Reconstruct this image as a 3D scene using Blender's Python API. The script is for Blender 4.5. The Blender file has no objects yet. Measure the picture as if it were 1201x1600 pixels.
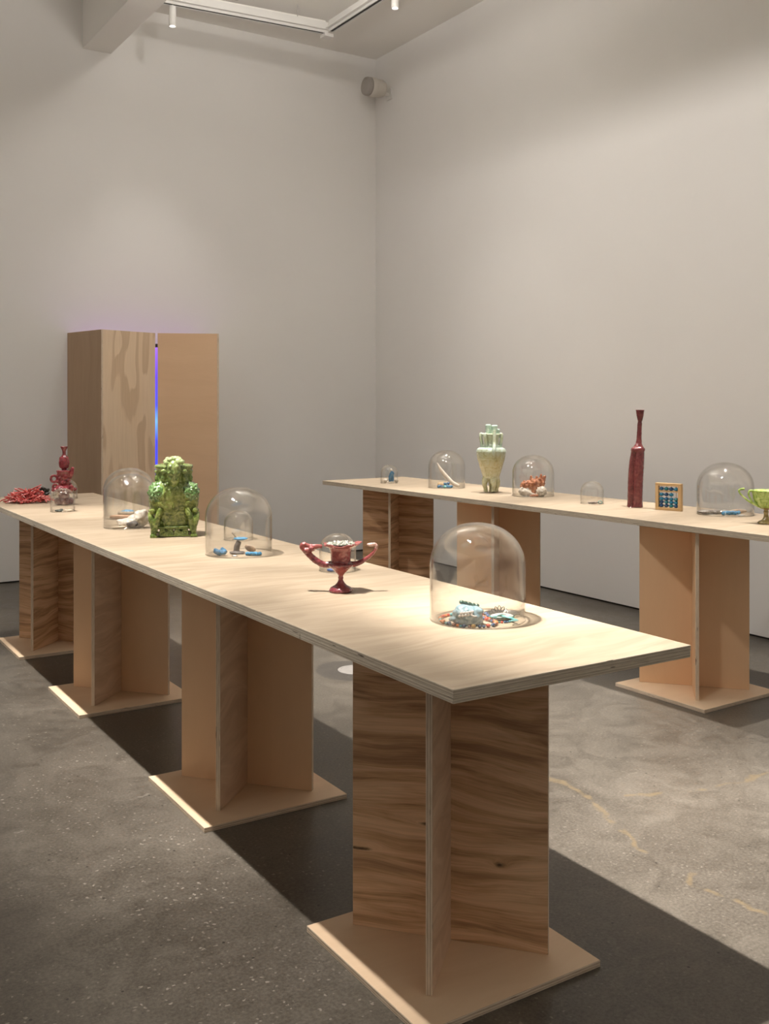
import bpy, bmesh, math, random
from mathutils import Vector, Matrix, noise, Euler
PI = math.pi
R = math.radians
sc = bpy.context.scene
COL = sc.collection
random.seed(7)

# ------------------------------------------------------------------ camera, world, exposure, lights
cam_d = bpy.data.cameras.new('camera')
cam_d.sensor_fit = 'AUTO'
cam_d.sensor_width = 36.0
cam_d.lens = 1568.0 / 1600.0 * 36.0
cam_d.shift_y = -(800 - 632) / 1600.0
cam_d.clip_start = 0.05
cam = bpy.data.objects.new('camera', cam_d)
COL.objects.link(cam)
cam.location = (0, 0, 1.543)
cam.rotation_euler = (R(90), 0, R(-32.46))
sc.camera = cam

vs = sc.view_settings
vs.view_transform = 'Standard'
vs.look = 'None'
vs.gamma = 1.0
vs.use_curve_mapping = False
vs.exposure = 0.0
sc.cycles.max_bounces = 14
sc.cycles.diffuse_bounces = 8
sc.cycles.transparent_max_bounces = 32
sc.cycles.caustics_reflective = False
sc.cycles.caustics_refractive = False
sc.cycles.sample_clamp_indirect = 8.0

world = bpy.data.worlds.new('world')
sc.world = world
world.use_nodes = True
world.node_tree.nodes['Background'].inputs[0].default_value = (1.0, 0.95, 0.88, 1)
world.node_tree.nodes['Background'].inputs[1].default_value = 0.0

WARM = (1.0, 0.94, 0.875)


def spot(loc, target, power, angle=60, blend=0.6, radius=0.036, color=WARM):
    d = bpy.data.lights.new('spot', 'SPOT')
    d.energy = power
    d.spot_size = R(angle)
    d.spot_blend = blend
    d.shadow_soft_size = radius
    d.color = color
    o = bpy.data.objects.new('spot', d)
    COL.objects.link(o)
    o.location = loc
    v = Vector(target) - Vector(loc)
    o.rotation_euler = v.to_track_quat('-Z', 'Y').to_euler()
    return o


# track spots: the track left of the near table lights its top, the aisle and the floor on its left
NX, NZ = 0.76, 4.98
for y, ty, p in ((2.6, 2.0, 400), (2.9, 3.0, 80), (4.2, 4.3, 110), (5.6, 5.7, 210), (6.8, 6.8, 380)):
    spot((NX, y, NZ), (1.80, ty, 0.9), p, 44, 1.0)
for y, ty, p in ((2.5, 1.9, 2000), (2.9, 2.8, 1300), (4.1, 4.1, 1150), (5.5, 5.5, 800)):
    spot((NX, y, NZ), (2.78, ty, 0.0), p, 27.5, 0.65)
for y, ty, p in ((3.1, 2.75, 600), (3.7, 3.7, 1550), (4.7, 4.7, 1450), (5.8, 5.8, 1100)):
    spot((NX, y, NZ), (1.34, ty, 0.0), p, 22, 1.0)
# the other track lights the far table from above
for y, p in ((2.5, 720), (3.7, 860), (5.1, 740), (6.4, 820)):
    spot((4.60, y, NZ), (4.06, y, 0.9), p, 38, 0.5)
# unseen washers added under the ceiling to brighten the right and back walls
for y, p in ((2.6, 235), (4.8, 265)):
    spot((1.3, y, 5.15), (5.65, y + 0.2, 2.6), p, 100, 1.0, 0.12)
for x, p in ((-0.8, 95), (3.2, 110)):
    spot((x, 4.6, 5.15), (x + 0.3, 9.06, 2.4), p, 130, 1.0, 0.12)


# unseen washers added so the left and rear walls bounce light onto the pedestals
for y, p in ((2.0, 190), (5.4, 220)):
    spot((-1.2, y, 5.15), (-3.6, y, 2.0), p, 110, 1.0, 0.12)
spot((1.6, -1.0, 5.15), (1.6, -3.4, 2.0), 240, 120, 1.0, 0.12)


def ceiling_fill(x, y, z, size, power):
    d = bpy.data.lights.new('ceiling_fill', 'AREA')
    d.shape = 'RECTANGLE'
    d.size, d.size_y = size, size
    d.energy = power
    d.color = (1.0, 0.95, 0.88)
    o = bpy.data.objects.new('ceiling_fill', d)
    COL.objects.link(o)
    o.location = (x, y, z)
    o.rotation_euler = (PI, 0, 0)
    return o


# unseen fills added to brighten the ceiling, behind the viewer and above the aisle
ceiling_fill(1.8, -1.6, 3.7, 1.0, 30)
ceiling_fill(2.9, 6.0, 4.3, 0.5, 60)

# ------------------------------------------------------------------ node helpers


class NT:
    def __init__(self, name):
        self.m = bpy.data.materials.new(name)
        self.m.use_nodes = True
        self.t = self.m.node_tree
        self.t.nodes.clear()
        self.out = self.t.nodes.new('ShaderNodeOutputMaterial')

    def n(self, typ, props=None, **ins):
        nd = self.t.nodes.new(typ)
        for k, v in (props or {}).items():
            setattr(nd, k, v)
        for k, v in ins.items():
            self.set(nd, k, v)
        return nd

    def set(self, nd, k, v):
        key = int(k[1:]) if k[0] == 'i' and k[1:].isdigit() else k.replace('_', ' ')
        s = nd.inputs[key]
        if hasattr(v, 'links') or isinstance(v, bpy.types.NodeSocket):
            self.t.links.new(v, s)
        else:
            if isinstance(v, tuple) and len(v) == 3 and s.type == 'RGBA':
                v = (*v, 1)
            s.default_value = v

    def math(self, op, a, b=0.0, clamp=False):
        nd = self.n('ShaderNodeMath', {'operation': op, 'use_clamp': clamp}, i0=a, i1=b)
        return nd.outputs[0]

    def ramp(self, fac, stops, interp='LINEAR'):
        nd = self.n('ShaderNodeValToRGB', None, Fac=fac)
        cr = nd.color_ramp
        cr.interpolation = interp
        while len(cr.elements) < len(stops):
            cr.elements.new(0.5)
        for e, (p, c) in zip(cr.elements, stops):
            e.position = p
            e.color = (*c, 1) if isinstance(c, tuple) else (c, c, c, 1)
        return nd.outputs[0]

    def mix(self, fac, a, b, blend='MIX'):
        nd = self.t.nodes.new('ShaderNodeMix')
        nd.data_type = 'RGBA'
        nd.blend_type = blend
        for s, v in ((nd.inputs[0], fac), (nd.inputs[6], a), (nd.inputs[7], b)):
            if isinstance(v, bpy.types.NodeSocket):
                self.t.links.new(v, s)
            else:
                s.default_value = (*v, 1) if isinstance(v, tuple) else v
        return nd.outputs[2]

    def coords(self, which='Object'):
        return self.n('ShaderNodeTexCoord').outputs[which]

    def mapped(self, vec, scale=(1, 1, 1), loc=(0, 0, 0)):
        nd = self.n('ShaderNodeMapping', None, Vector=vec)
        nd.inputs['Scale'].default_value = scale
        nd.inputs['Location'].default_value = loc
        return nd.outputs[0]

    def noise(self, vec, scale, detail=3, rough=0.5, dist=0.0):
        nd = self.n('ShaderNodeTexNoise', None, Vector=vec, Scale=scale, Detail=detail, Roughness=rough, Distortion=dist)
        return nd.outputs[0]

    def bump(self, h, strength, dist):
        return self.n('ShaderNodeBump', None, Height=h, Strength=strength, Distance=dist).outputs[0]

    def principled(self, color, rough=0.5, normal=None, spec=0.5, coat=0.0, coat_rough=0.1, metallic=0.0, trans=0.0):
        b = self.n('ShaderNodeBsdfPrincipled', None, Base_Color=color, Roughness=rough, Metallic=metallic)
        b.inputs['Specular IOR Level'].default_value = spec
        b.inputs['Coat Weight'].default_value = coat
        b.inputs['Coat Roughness'].default_value = coat_rough
        b.inputs['Transmission Weight'].default_value = trans
        if normal is not None:
            self.t.links.new(normal, b.inputs['Normal'])
        self.t.links.new(b.outputs[0], self.out.inputs[0])
        return self.m


def scatter_coords(t):
    """object coordinates shifted by a per-object random offset so no two boards share a figure"""
    oc = t.coords('Object')
    rnd = t.n('ShaderNodeObjectInfo').outputs['Random']
    off = t.n('ShaderNodeVectorMath', {'operation': 'SCALE'}, i0=(37.0, 53.0, 11.0), Scale=rnd).outputs[0]
    return oc, t.n('ShaderNodeVectorMath', {'operation': 'ADD'}, i0=oc, i1=off).outputs[0]


def wood(name, dark, mid, light, grain='X', streak=9.0, contrast=1.0, fine=0.25, rough=0.55, warp=1.2, knots=(), curl=0.0, spec=0.3):
    t = NT(name)
    oc, v = scatter_coords(t)
    if grain == 'X':
        s1, s2, s3 = (0.55, 1, 1), (1.0, 14, 14), (6, 240, 240)
    else:
        s1, s2, s3 = (1, 0.55, 1), (14, 1.0, 14), (240, 6, 240)
    warpn = t.noise(t.mapped(v, s1), 3.0, 2, 0.5)
    wv = t.n('ShaderNodeVectorMath', {'operation': 'ADD'}, i0=v,
             i1=t.n('ShaderNodeCombineXYZ', None, X=t.math('MULTIPLY', warpn, 0.16 * warp), Y=t.math('MULTIPLY', warpn, 0.16 * warp), Z=0.0).outputs[0]).outputs[0]
    kn_f = None
    for (kx, ky, kr, el) in knots:
        mv = t.mapped(oc, (1 / (kr * el), 1 / kr, 0), (-kx / (kr * el), -ky / kr, 0))
        ln = t.n('ShaderNodeVectorMath', {'operation': 'LENGTH'}, i0=mv).outputs['Value']
        bow = t.math('DIVIDE', 0.05, t.math('ADD', ln, 0.8))
        wv = t.n('ShaderNodeVectorMath', {'operation': 'ADD'}, i0=wv,
                 i1=t.n('ShaderNodeCombineXYZ', None, X=(bow if grain == 'Y' else 0.0), Y=(bow if grain == 'X' else 0.0), Z=0.0).outputs[0]).outputs[0]
        kd = t.math('ADD', ln, t.math('MULTIPLY', t.math('SUBTRACT', t.noise(oc, 60, 2), 0.5), 0.9))
        f = t.ramp(kd, [(0.0, 1.0), (0.35, 0.75), (1.0, 0.0)])
        kn_f = f if kn_f is None else t.math('MAXIMUM', kn_f, f)
    a = t.noise(t.mapped(wv, s2), streak / 9.0, 5, 0.62, 0.5)
    col = t.ramp(a, [(0.5 - 0.22 / contrast, dark), (0.5, mid), (0.5 + 0.2 / contrast, light)])
    f = t.noise(t.mapped(wv, s3), 1.0, 2, 0.6)
    col = t.mix(fine, col, t.ramp(f, [(0.3, dark), (0.7, light)]))
    big = t.noise(v, 1.7, 2, 0.5)
    col = t.mix(0.22, col, t.ramp(big, [(0.35, mid), (0.65, light)]), 'MIX')
    if curl:
        c = t.noise(t.mapped(wv, (9, 1.5, 1) if grain == 'Y' else (1.5, 9, 1)), 2.2, 2, 0.5, 1.0)
        col = t.mix(curl, col, t.ramp(c, [(0.35, dark), (0.65, light)]))
    if kn_f is not None:
        col = t.mix(kn_f, col, (0.035, 0.018, 0.01))
    nrm = t.bump(f, 0.08, 0.002)
    return t.principled(col, rough, nrm, spec)


def ply_edge(name, pale=(0.86, 0.73, 0.58), dark=(0.55, 0.42, 0.30), plies=5):
    t = NT(name)
    g = t.coords('Generated')
    oc, v = scatter_coords(t)
    sep = t.n('ShaderNodeSeparateXYZ', None, Vector=g)
    z = sep.outputs[2]
    wob = t.math('MULTIPLY', t.math('SUBTRACT', t.noise(v, 6, 2), 0.5), 0.05)
    z = t.math('ADD', z, wob)
    k = 2 * plies + 1
    stops = []
    for i in range(plies):
        p = i / plies
        stops += [(p, dark if i % 2 else pale), (p + 0.8 / plies, tuple(c * 0.62 for c in dark))]
    col = t.ramp(z, stops, 'CONSTANT')
    n1 = t.noise(t.mapped(v, (5, 5, 60)), 4, 3, 0.6)
    col = t.mix(0.38, col, t.ramp(n1, [(0.35, dark), (0.6, pale)]))
    gap = t.ramp(t.noise(t.mapped(v, (3, 3, 45)), 4.0, 2, 0.5), [(0.0, 1.0), (0.27, 1.0), (0.30, 0.0)])
    col = t.mix(t.math('MULTIPLY', gap, 0.8), col, (0.05, 0.03, 0.02))
    return t.principled(col, 0.75, None, 0.2)


def plain(name, col, rough=0.5, bump=0.0, bscale=60, var=0.0, vscale=8, spec=0.5, metallic=0.0, coat=0.0):
    t = NT(name)
    v = t.coords('Object')
    c = col
    if var:
        nz = t.noise(v, vscale, 4, 0.6)
        c = t.ramp(nz, [(0.3, tuple(x * (1 - var) for x in col)), (0.7, tuple(min(1, x * (1 + var)) for x in col))])
    nrm = None
    if bump:
        nrm = t.bump(t.noise(v, bscale, 3, 0.6), bump, 0.01)
    return t.principled(c, rough, nrm, spec, coat, 0.08, metallic)


def glaze(name, stops, scale=14, rough=0.18, bump=0.25, bscale=70, coat=0.6, zstops=None, zrange=(0, 1), zmix=0.6, dist=1.5):
    """pooled ceramic glaze: mottled colour, optional drift of colour with height along the piece"""
    t = NT(name)
    v = t.coords('Object')
    n1 = t.noise(v, scale, 5, 0.6, dist)
    col = t.ramp(n1, stops)
    if zstops:
        z = t.n('ShaderNodeSeparateXYZ', None, Vector=v).outputs[2]
        zz = t.n('ShaderNodeMapRange', None, Value=t.math('ADD', z, t.math('MULTIPLY', t.math('SUBTRACT', n1, 0.5), 0.10)))
        zz.inputs[1].default_value, zz.inputs[2].default_value = zrange
        col = t.mix(zmix, col, t.ramp(zz.outputs[0], zstops))
    n2 = t.noise(v, bscale, 3, 0.6)
    return t.principled(col, rough, t.bump(n2, bump, 0.004), 0.5, coat, 0.06)


# ------------------------------------------------------------------ materials
def wall_paint(name, col):
    t = NT(name)
    v = t.coords('Object')
    n1 = t.noise(v, 0.8, 4, 0.55)
    c = t.ramp(n1, [(0.3, tuple(x * 0.97 for x in col)), (0.7, col)])
    n2 = t.noise(v, 180, 3, 0.6)
    return t.principled(c, 0.75, t.bump(n2, 0.05, 0.001), 0.25)


M = {}
M['wall'] = wall_paint('wall_paint', (0.80, 0.79, 0.775))
M['ceil'] = wall_paint('ceiling_paint', (0.86, 0.845, 0.81))
M['white_metal'] = plain('white_metal', (0.75, 0.74, 0.72), 0.4)
M['grey_metal'] = plain('grey_metal', (0.42, 0.40, 0.38), 0.4)
M['dark'] = plain('dark_slot_and_shade', (0.03, 0.028, 0.026), 0.6)
M['birch'] = wood('birch_veneer', (0.265, 0.20, 0.132), (0.365, 0.288, 0.202), (0.44, 0.357, 0.264), 'X', 9, 0.7, 0.2, 0.5, 1.6, curl=0.35)
M['maple'] = wood('maple_veneer', (0.74, 0.495, 0.30), (0.80, 0.545, 0.335), (0.84, 0.59, 0.375), 'Y', 4, 0.5, 0.12, 0.5, 1.5)
M['maple_base'] = wood('maple_base_veneer', (0.68, 0.49, 0.32), (0.75, 0.56, 0.38), (0.80, 0.62, 0.44), 'X', 6, 0.6, 0.15, 0.5, 1.5)
M['walnut'] = wood('red_gum_veneer', (0.20, 0.09, 0.04), (0.62, 0.375, 0.205), (0.84, 0.585, 0.37), 'X', 16, 1.9, 0.3, 0.5, 1.0)
M['walnut_knots'] = wood('red_gum_veneer_with_knots', (0.20, 0.09, 0.04), (0.62, 0.375, 0.205), (0.84, 0.585, 0.37), 'X', 16, 1.9, 0.3, 0.5, 1.1,
                         knots=((-0.255, 0.355, 0.0075, 7), (-0.265, -0.205, 0.0065, 7), (-0.055, -0.11, 0.006, 6), (0.17, 0.30, 0.010, 2), (0.15, -0.20, 0.010, 2)))
M['curly'] = wood('curly_veneer', (0.48, 0.315, 0.205), (0.65, 0.455, 0.31), (0.78, 0.59, 0.43), 'X', 9, 1.1, 0.2, 0.5, 2.6, curl=0.4)
M['edge'] = ply_edge('plywood_edge')
M['edge_top'] = ply_edge('plywood_edge_weathered', (0.70, 0.625, 0.51), (0.44, 0.375, 0.29), 5)
M['fir'] = None
M['brown_ply'] = wood('brown_plywood', (0.42, 0.29, 0.185), (0.50, 0.35, 0.23), (0.56, 0.40, 0.27), 'Y', 6, 0.7, 0.2, 0.55, 1.0)
M['tan_ply'] = wood('tan_plywood', (0.68, 0.46, 0.29), (0.76, 0.525, 0.335), (0.82, 0.58, 0.385), 'X', 4, 0.6, 0.15, 0.5, 1.5)


def fir():
    t = NT('fir_plywood')
    oc, v = scatter_coords(t)
    mv = t.mapped(oc, (3.2, 0.55, 1), (3.1, 0.4, 0))
    n1 = t.noise(mv, 1.5, 2, 0.4, 0.4)
    band = t.math('FRACT', t.math('MULTIPLY', n1, 5.0))
    col = t.ramp(band, [(0.0, (0.66, 0.49, 0.33)), (0.40, (0.70, 0.525, 0.36)), (0.48, (0.83, 0.66, 0.475)), (0.94, (0.86, 0.69, 0.505)), (1.0, (0.66, 0.49, 0.33))])
    f = t.noise(t.mapped(v, (160, 4, 160)), 1.0, 3, 0.6)
    col = t.mix(0.25, col, t.ramp(f, [(0.3, (0.42, 0.285, 0.175)), (0.7, (0.66, 0.51, 0.36))]))
    return t.principled(col, 0.55, None, 0.3)


M['fir'] = fir()


def glass():
    t = NT('clear_blown_glass')
    v = t.coords('Object')
    wav = t.bump(t.noise(v, 9, 1, 0.4), 0.12, 0.02)
    lw = t.n('ShaderNodeLayerWeight', None, Blend=0.5)
    f5 = t.math('POWER', lw.outputs['Facing'], 5.0)
    fr = t.math('ADD', t.math('MULTIPLY', t.math('POWER', lw.outputs['Facing'], 4.0), 0.80), 0.06, True)
    tint = t.mix(t.math('POWER', lw.outputs['Facing'], 3.0), (0.995, 0.995, 0.99), (0.72, 0.71, 0.685))
    tr = t.n('ShaderNodeBsdfTransparent', None, Color=tint)
    gl = t.n('ShaderNodeBsdfGlossy', None, Color=(1, 1, 1), Roughness=0.03, Normal=wav)
    mx = t.n('ShaderNodeMixShader', None, i0=fr, i1=tr.outputs[0], i2=gl.outputs[0])
    t.t.links.new(mx.outputs[0], t.out.inputs[0])
    return t.m


M['glass'] = glass()


def emit(name, col, s):
    t = NT(name)
    e = t.n('ShaderNodeEmission', None, Color=col, Strength=s)
    t.t.links.new(e.outputs[0], t.out.inputs[0])
    return t.m


def concrete():
    t = NT('polished_concrete')
    v = t.coords('Object')
    v2 = t.mapped(v, (1, 1, 0))
    wob = t.n('ShaderNodeVectorMath', {'operation': 'SUBTRACT'}, i0=t.n('ShaderNodeTexNoise', None, Vector=v2, Scale=7.0, Detail=4.0).outputs['Color'], i1=(0.5, 0.5, 0.5)).outputs[0]
    wv = t.n('ShaderNodeVectorMath', {'operation': 'ADD'}, i0=v2, i1=t.n('ShaderNodeVectorMath', {'operation': 'SCALE'}, i0=wob, Scale=0.13).outputs[0]).outputs[0]
    big = t.noise(wv, 0.9, 5, 0.6, 0.8)
    col = t.ramp(big, [(0.30, (0.060, 0.050, 0.039)), (0.5, (0.110, 0.096, 0.077)), (0.70, (0.185, 0.165, 0.136))])
    med = t.noise(wv, 6.0, 6, 0.7, 1.0)
    col = t.mix(0.4, col, t.ramp(med, [(0.36, (0.045, 0.037, 0.029)), (0.64, (0.21, 0.187, 0.155))]))
    fine = t.noise(v2, 95, 5, 0.75)
    col = t.mix(0.3, col, t.ramp(fine, [(0.38, (0.035, 0.029, 0.023)), (0.62, (0.22, 0.20, 0.168))]))
    # pale aggregate flecks, thicker to the left of the near table
    vor = t.n('ShaderNodeTexVoronoi', None, Vector=t.n('ShaderNodeVectorMath', {'operation': 'ADD'}, i0=v2, i1=t.n('ShaderNodeVectorMath', {'operation': 'SCALE'}, i0=t.n('ShaderNodeTexNoise', None, Vector=v2, Scale=55.0, Detail=2.0).outputs['Color'], Scale=0.022).outputs[0]).outputs[0], Scale=48.0)
    side = t.ramp(t.math('MULTIPLY', t.n('ShaderNodeSeparateXYZ', None, Vector=v2).outputs[0], 0.5), [(0.55, 1.0), (1.05, 0.25)])
    clus = t.math('MULTIPLY', side, t.ramp(t.noise(v2, 2.1, 4, 0.65), [(0.40, 0.0), (0.66, 1.0)]))
    fl = t.ramp(vor.outputs['Distance'], [(0.0, 1.0), (0.13, 1.0), (0.26, 0.0)])
    pick = t.ramp(t.n('ShaderNodeSeparateColor', None, Color=vor.outputs['Color']).outputs[0], [(0.50, 0.0), (0.56, 1.0)])
    fl = t.math('MULTIPLY', t.math('MULTIPLY', fl, pick), t.math('ADD', t.math('MULTIPLY', clus, 0.85), 0.10))
    col = t.mix(fl, col, (0.42, 0.385, 0.33))
    vor2 = t.n('ShaderNodeTexVoronoi', None, Vector=v2, Scale=25.0)
    pit = t.math('MULTIPLY', t.ramp(vor2.outputs['Distance'], [(0.0, 1.0), (0.08, 1.0), (0.14, 0.0)]),
                 t.ramp(t.n('ShaderNodeSeparateColor', None, Color=vor2.outputs['Color']).outputs[1], [(0.84, 0.0), (0.87, 1.0)]))
    col = t.mix(t.math('MULTIPLY', pit, 0.8), col, (0.02, 0.018, 0.015))

    # filled cracks as polylines on the floor
    def poly(pts, w0, soft):
        best = None
        for (ax, ay), (bx, by) in zip(pts[:-1], pts[1:]):
            dx, dy = bx - ax, by - ay
            L2 = dx * dx + dy * dy
            pa = t.n('ShaderNodeVectorMath', {'operation': 'SUBTRACT'}, i0=wv, i1=(ax, ay, 0)).outputs[0]
            h = t.math('DIVIDE', t.n('ShaderNodeVectorMath', {'operation': 'DOT_PRODUCT'}, i0=pa, i1=(dx, dy, 0)).outputs['Value'], L2, True)
            q = t.n('ShaderNodeVectorMath', {'operation': 'SCALE'}, i0=(dx, dy, 0), Scale=h).outputs[0]
            d = t.n('ShaderNodeVectorMath', {'operation': 'DISTANCE'}, i0=pa, i1=q).outputs['Value']
            best = d if best is None else t.math('MINIMUM', best, d)
        wid = t.math('MULTIPLY', t.ramp(t.noise(v2, 3.1, 2), [(0.3, 0.15), (0.65, 1.0)]), w0)
        return t.math('SUBTRACT', 1.0, t.math('DIVIDE', t.math('SUBTRACT', best, wid), soft, True), True)

    tan_f = t.math('MAXIMUM', t.math('MAXIMUM', poly(CRACK_A, 0.012, 0.012), poly(CRACK_D, 0.010, 0.010)), poly(CRACK_B, 0.006, 0.010))
    tan_f = t.math('MULTIPLY', tan_f, t.ramp(t.noise(v2, 26, 4, 0.7), [(0.3, 0.35), (0.6, 0.9)]))
    tan_f = t.math('MULTIPLY', tan_f, 0.8)
    col = t.mix(tan_f, col, (0.205, 0.158, 0.092))
    pale_f = poly(CRACK_C, 0.002, 0.006)
    col = t.mix(t.math('MULTIPLY', pale_f, 0.7), col, (0.27, 0.25, 0.215))
    # dark wet-looking patch round the floor plate
    dd = t.n('ShaderNodeVectorMath', {'operation': 'DISTANCE'}, i0=wv, i1=(2.98, 5.02, 0)).outputs['Value']
    pf = t.ramp(dd, [(0.0, 1.0), (0.215, 1.0), (0.235, 0.0)])
    col = t.mix(t.math('MULTIPLY', pf, 0.6), col, (0.055, 0.052, 0.05))
    rough = t.ramp(med, [(0.3, 0.28), (0.7, 0.44)])
    b = t.bump(fine, 0.05, 0.002)
    col = t.mix(1.0, col, (0.86, 0.85, 0.84), 'MULTIPLY')
    return t.principled(col, rough, b, 0.3)


CRACK_A = [(2.8, 3.137), (2.802, 3.07), (2.803, 2.948), (2.768, 2.827), (2.706, 2.704), (2.661, 2.549), (2.624, 2.439)]
CRACK_D = [(2.609, 2.236), (2.562, 2.173), (2.58, 2.093), (2.6, 2.013), (2.613, 1.94)]
CRACK_B = [(2.914, 2.824), (3.003, 2.791), (3.103, 2.766), (3.189, 2.711), (3.291, 2.685), (3.436, 2.675), (3.618, 2.685)]
CRACK_C = [(0.791, 3.777), (0.865, 3.762), (0.937, 3.775), (1.031, 3.824), (1.164, 3.862), (1.278, 3.865), (1.379, 3.855)]

# ------------------------------------------------------------------ geometry helpers


def link(name, me, mats, parent=None, smooth=False):
    o = bpy.data.objects.new(name, me)
    COL.objects.link(o)
    for m in (mats if isinstance(mats, (list, tuple)) else [mats]):
        me.materials.append(m)
    if smooth:
        for p in me.polygons:
            p.use_smooth = True
    if parent is not None:
        o.parent = parent
    return o


def obj(name, bm, mats, parent=None, smooth=False):
    me = bpy.data.meshes.new(name)
    bm.normal_update()
    bm.to_mesh(me)
    bm.free()
    return link(name, me, mats, parent, smooth)


def tag(o, label, cat, group=None, kind=None):
    o['label'] = label
    o['category'] = cat
    if group:
        o['group'] = group
    if kind:
        o['kind'] = kind
    return o


def empty(name, loc=(0, 0, 0), rz=0.0):
    o = bpy.data.objects.new(name, None)
    COL.objects.link(o)
    o.location = loc
    o.rotation_euler = (0, 0, rz)
    o.empty_display_size = 0.05
    return o


def struct(o):
    o['kind'] = 'structure'
    return o


def bx(bm, x0, x1, y0, y1, z0, z1):
    vs_ = [bm.verts.new(p) for p in ((x0, y0, z0), (x1, y0, z0), (x1, y1, z0), (x0, y1, z0), (x0, y0, z1), (x1, y0, z1), (x1, y1, z1), (x0, y1, z1))]
    for f in ((0, 3, 2, 1), (4, 5, 6, 7), (0, 1, 5, 4), (1, 2, 6, 5), (2, 3, 7, 6), (3, 0, 4, 7)):
        bm.faces.new([vs_[i] for i in f])
    return vs_


def box_obj(name, x0, x1, y0, y1, z0, z1, mats, parent=None, bevel=0.0):
    bm = bmesh.new()
    bx(bm, x0, x1, y0, y1, z0, z1)
    if bevel:
        bmesh.ops.bevel(bm, geom=bm.edges[:], offset=bevel, segments=2, affect='EDGES', profile=0.5)
    return obj(name, bm, mats, parent)


def board(name, l, w, th, face, edge, parent=None, mat=None, bevel=0.0010):
    """a sheet of plywood in its own frame: X length, Y width, Z thickness; rim faces show the plies"""
    bm = bmesh.new()
    bx(bm, -l / 2, l / 2, -w / 2, w / 2, -th / 2, th / 2)
    bmesh.ops.bevel(bm, geom=bm.edges[:], offset=bevel, segments=1, affect='EDGES')
    bm.normal_update()
    for f in bm.faces:
        f.material_index = 0 if abs(f.normal.z) > 0.9 else 1
    o = obj(name, bm, [face, edge], parent)
    if mat is not None:
        o.matrix_local = mat
    return o


def lathe(bm, prof, seg=32, M4=None, closed_top=True, closed_bot=True):
    rings = []
    for r, z in prof:
        ring = []
        for i in range(seg):
            a = 2 * PI * i / seg
            p = Vector((r * math.cos(a), r * math.sin(a), z))
            ring.append(bm.verts.new(M4 @ p if M4 else p))
        rings.append(ring)
    for a, b in zip(rings[:-1], rings[1:]):
        for i in range(seg):
            j = (i + 1) % seg
            bm.faces.new((a[i], a[j], b[j], b[i]))
    if closed_bot:
        bm.faces.new(rings[0][::-1])
    if closed_top:
        bm.faces.new(rings[-1])
    return rings


def smooth_path(pts, sub=6):
    """Catmull-Rom through the points; a point may carry a 4th value (radius)"""
    P = [Vector(p) for p in pts]
    out = []
    n = len(P)
    for i in range(n - 1):
        p0, p1, p2, p3 = P[max(i - 1, 0)], P[i], P[i + 1], P[min(i + 2, n - 1)]
        for k in range(sub):
            t = k / sub
            out.append(0.5 * ((2 * p1) + (p2 - p0) * t + (2 * p0 - 5 * p1 + 4 * p2 - p3) * t * t + (3 * p1 - p0 - 3 * p2 + p3) * t ** 3))
    out.append(P[-1])
    return out


def tube(bm, pts, r, seg=8, closed=False, flat=1.0):
    """pts: list of 3-vectors, r: number or list of radii"""
    P = [Vector(p[:3]) for p in pts]
    n = len(P)
    rr = r if isinstance(r, (list, tuple)) else [r] * n
    up = Vector((0, 0, 1))
    rings = []
    prev = None
    for i in range(n):
        if closed:
            d = P[(i + 1) % n] - P[i - 1]
        else:
            d = P[min(i + 1, n - 1)] - P[max(i - 1, 0)]
        if d.length < 1e-9:
            d = Vector((0, 0, 1))
        d.normalize()
        if prev is None:
            u = up.cross(d) if abs(d.z) < 0.95 else Vector((1, 0, 0)).cross(d)
        else:
            u = prev - d * prev.dot(d)
        if u.length < 1e-6:
            u = Vector((1, 0, 0)).cross(d)
        u.normalize()
        prev = u
        v = d.cross(u)
        rings.append([bm.verts.new(P[i] + (u * math.cos(2 * PI * k / seg) + v * math.sin(2 * PI * k / seg) * flat) * rr[i]) for k in range(seg)])
    pairs = list(zip(rings[:-1], rings[1:]))
    if closed:
        pairs.append((rings[-1], rings[0]))
    for a, b in pairs:
        for i in range(seg):
            j = (i + 1) % seg
            bm.faces.new((a[i], a[j], b[j], b[i]))
    if not closed:
        bm.faces.new(rings[0][::-1])
        bm.faces.new(rings[-1])


def stube(bm, pts4, seg=8, sub=5, flat=1.0):
    """smooth tube through (x,y,z,radius) points"""
    c = smooth_path([Vector(p) for p in pts4], sub)
    tube(bm, [(p[0], p[1], p[2]) for p in c], [max(p[3], 1e-4) for p in c], seg, False, flat)


def ball(bm, loc, rad, sub=2, rot=None, nz=0.0, nscale=1.0, seed=0.0):
    rad = Vector(rad) if not isinstance(rad, (int, float)) else Vector((rad, rad, rad))
    res = bmesh.ops.create_icosphere(bm, subdivisions=sub, radius=1.0)
    E = Euler(rot or (0, 0, 0)).to_matrix()
    for v in res['verts']:
        p = v.co.copy()
        if nz:
            q = Vector((p.x * nscale + seed, p.y * nscale + seed * 1.7, p.z * nscale))
            p *= 1 + nz * noise.noise(q)
        p = E @ Vector((p.x * rad.x, p.y * rad.y, p.z * rad.z))
        v.co = p + Vector(loc)
    return res['verts']


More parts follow.
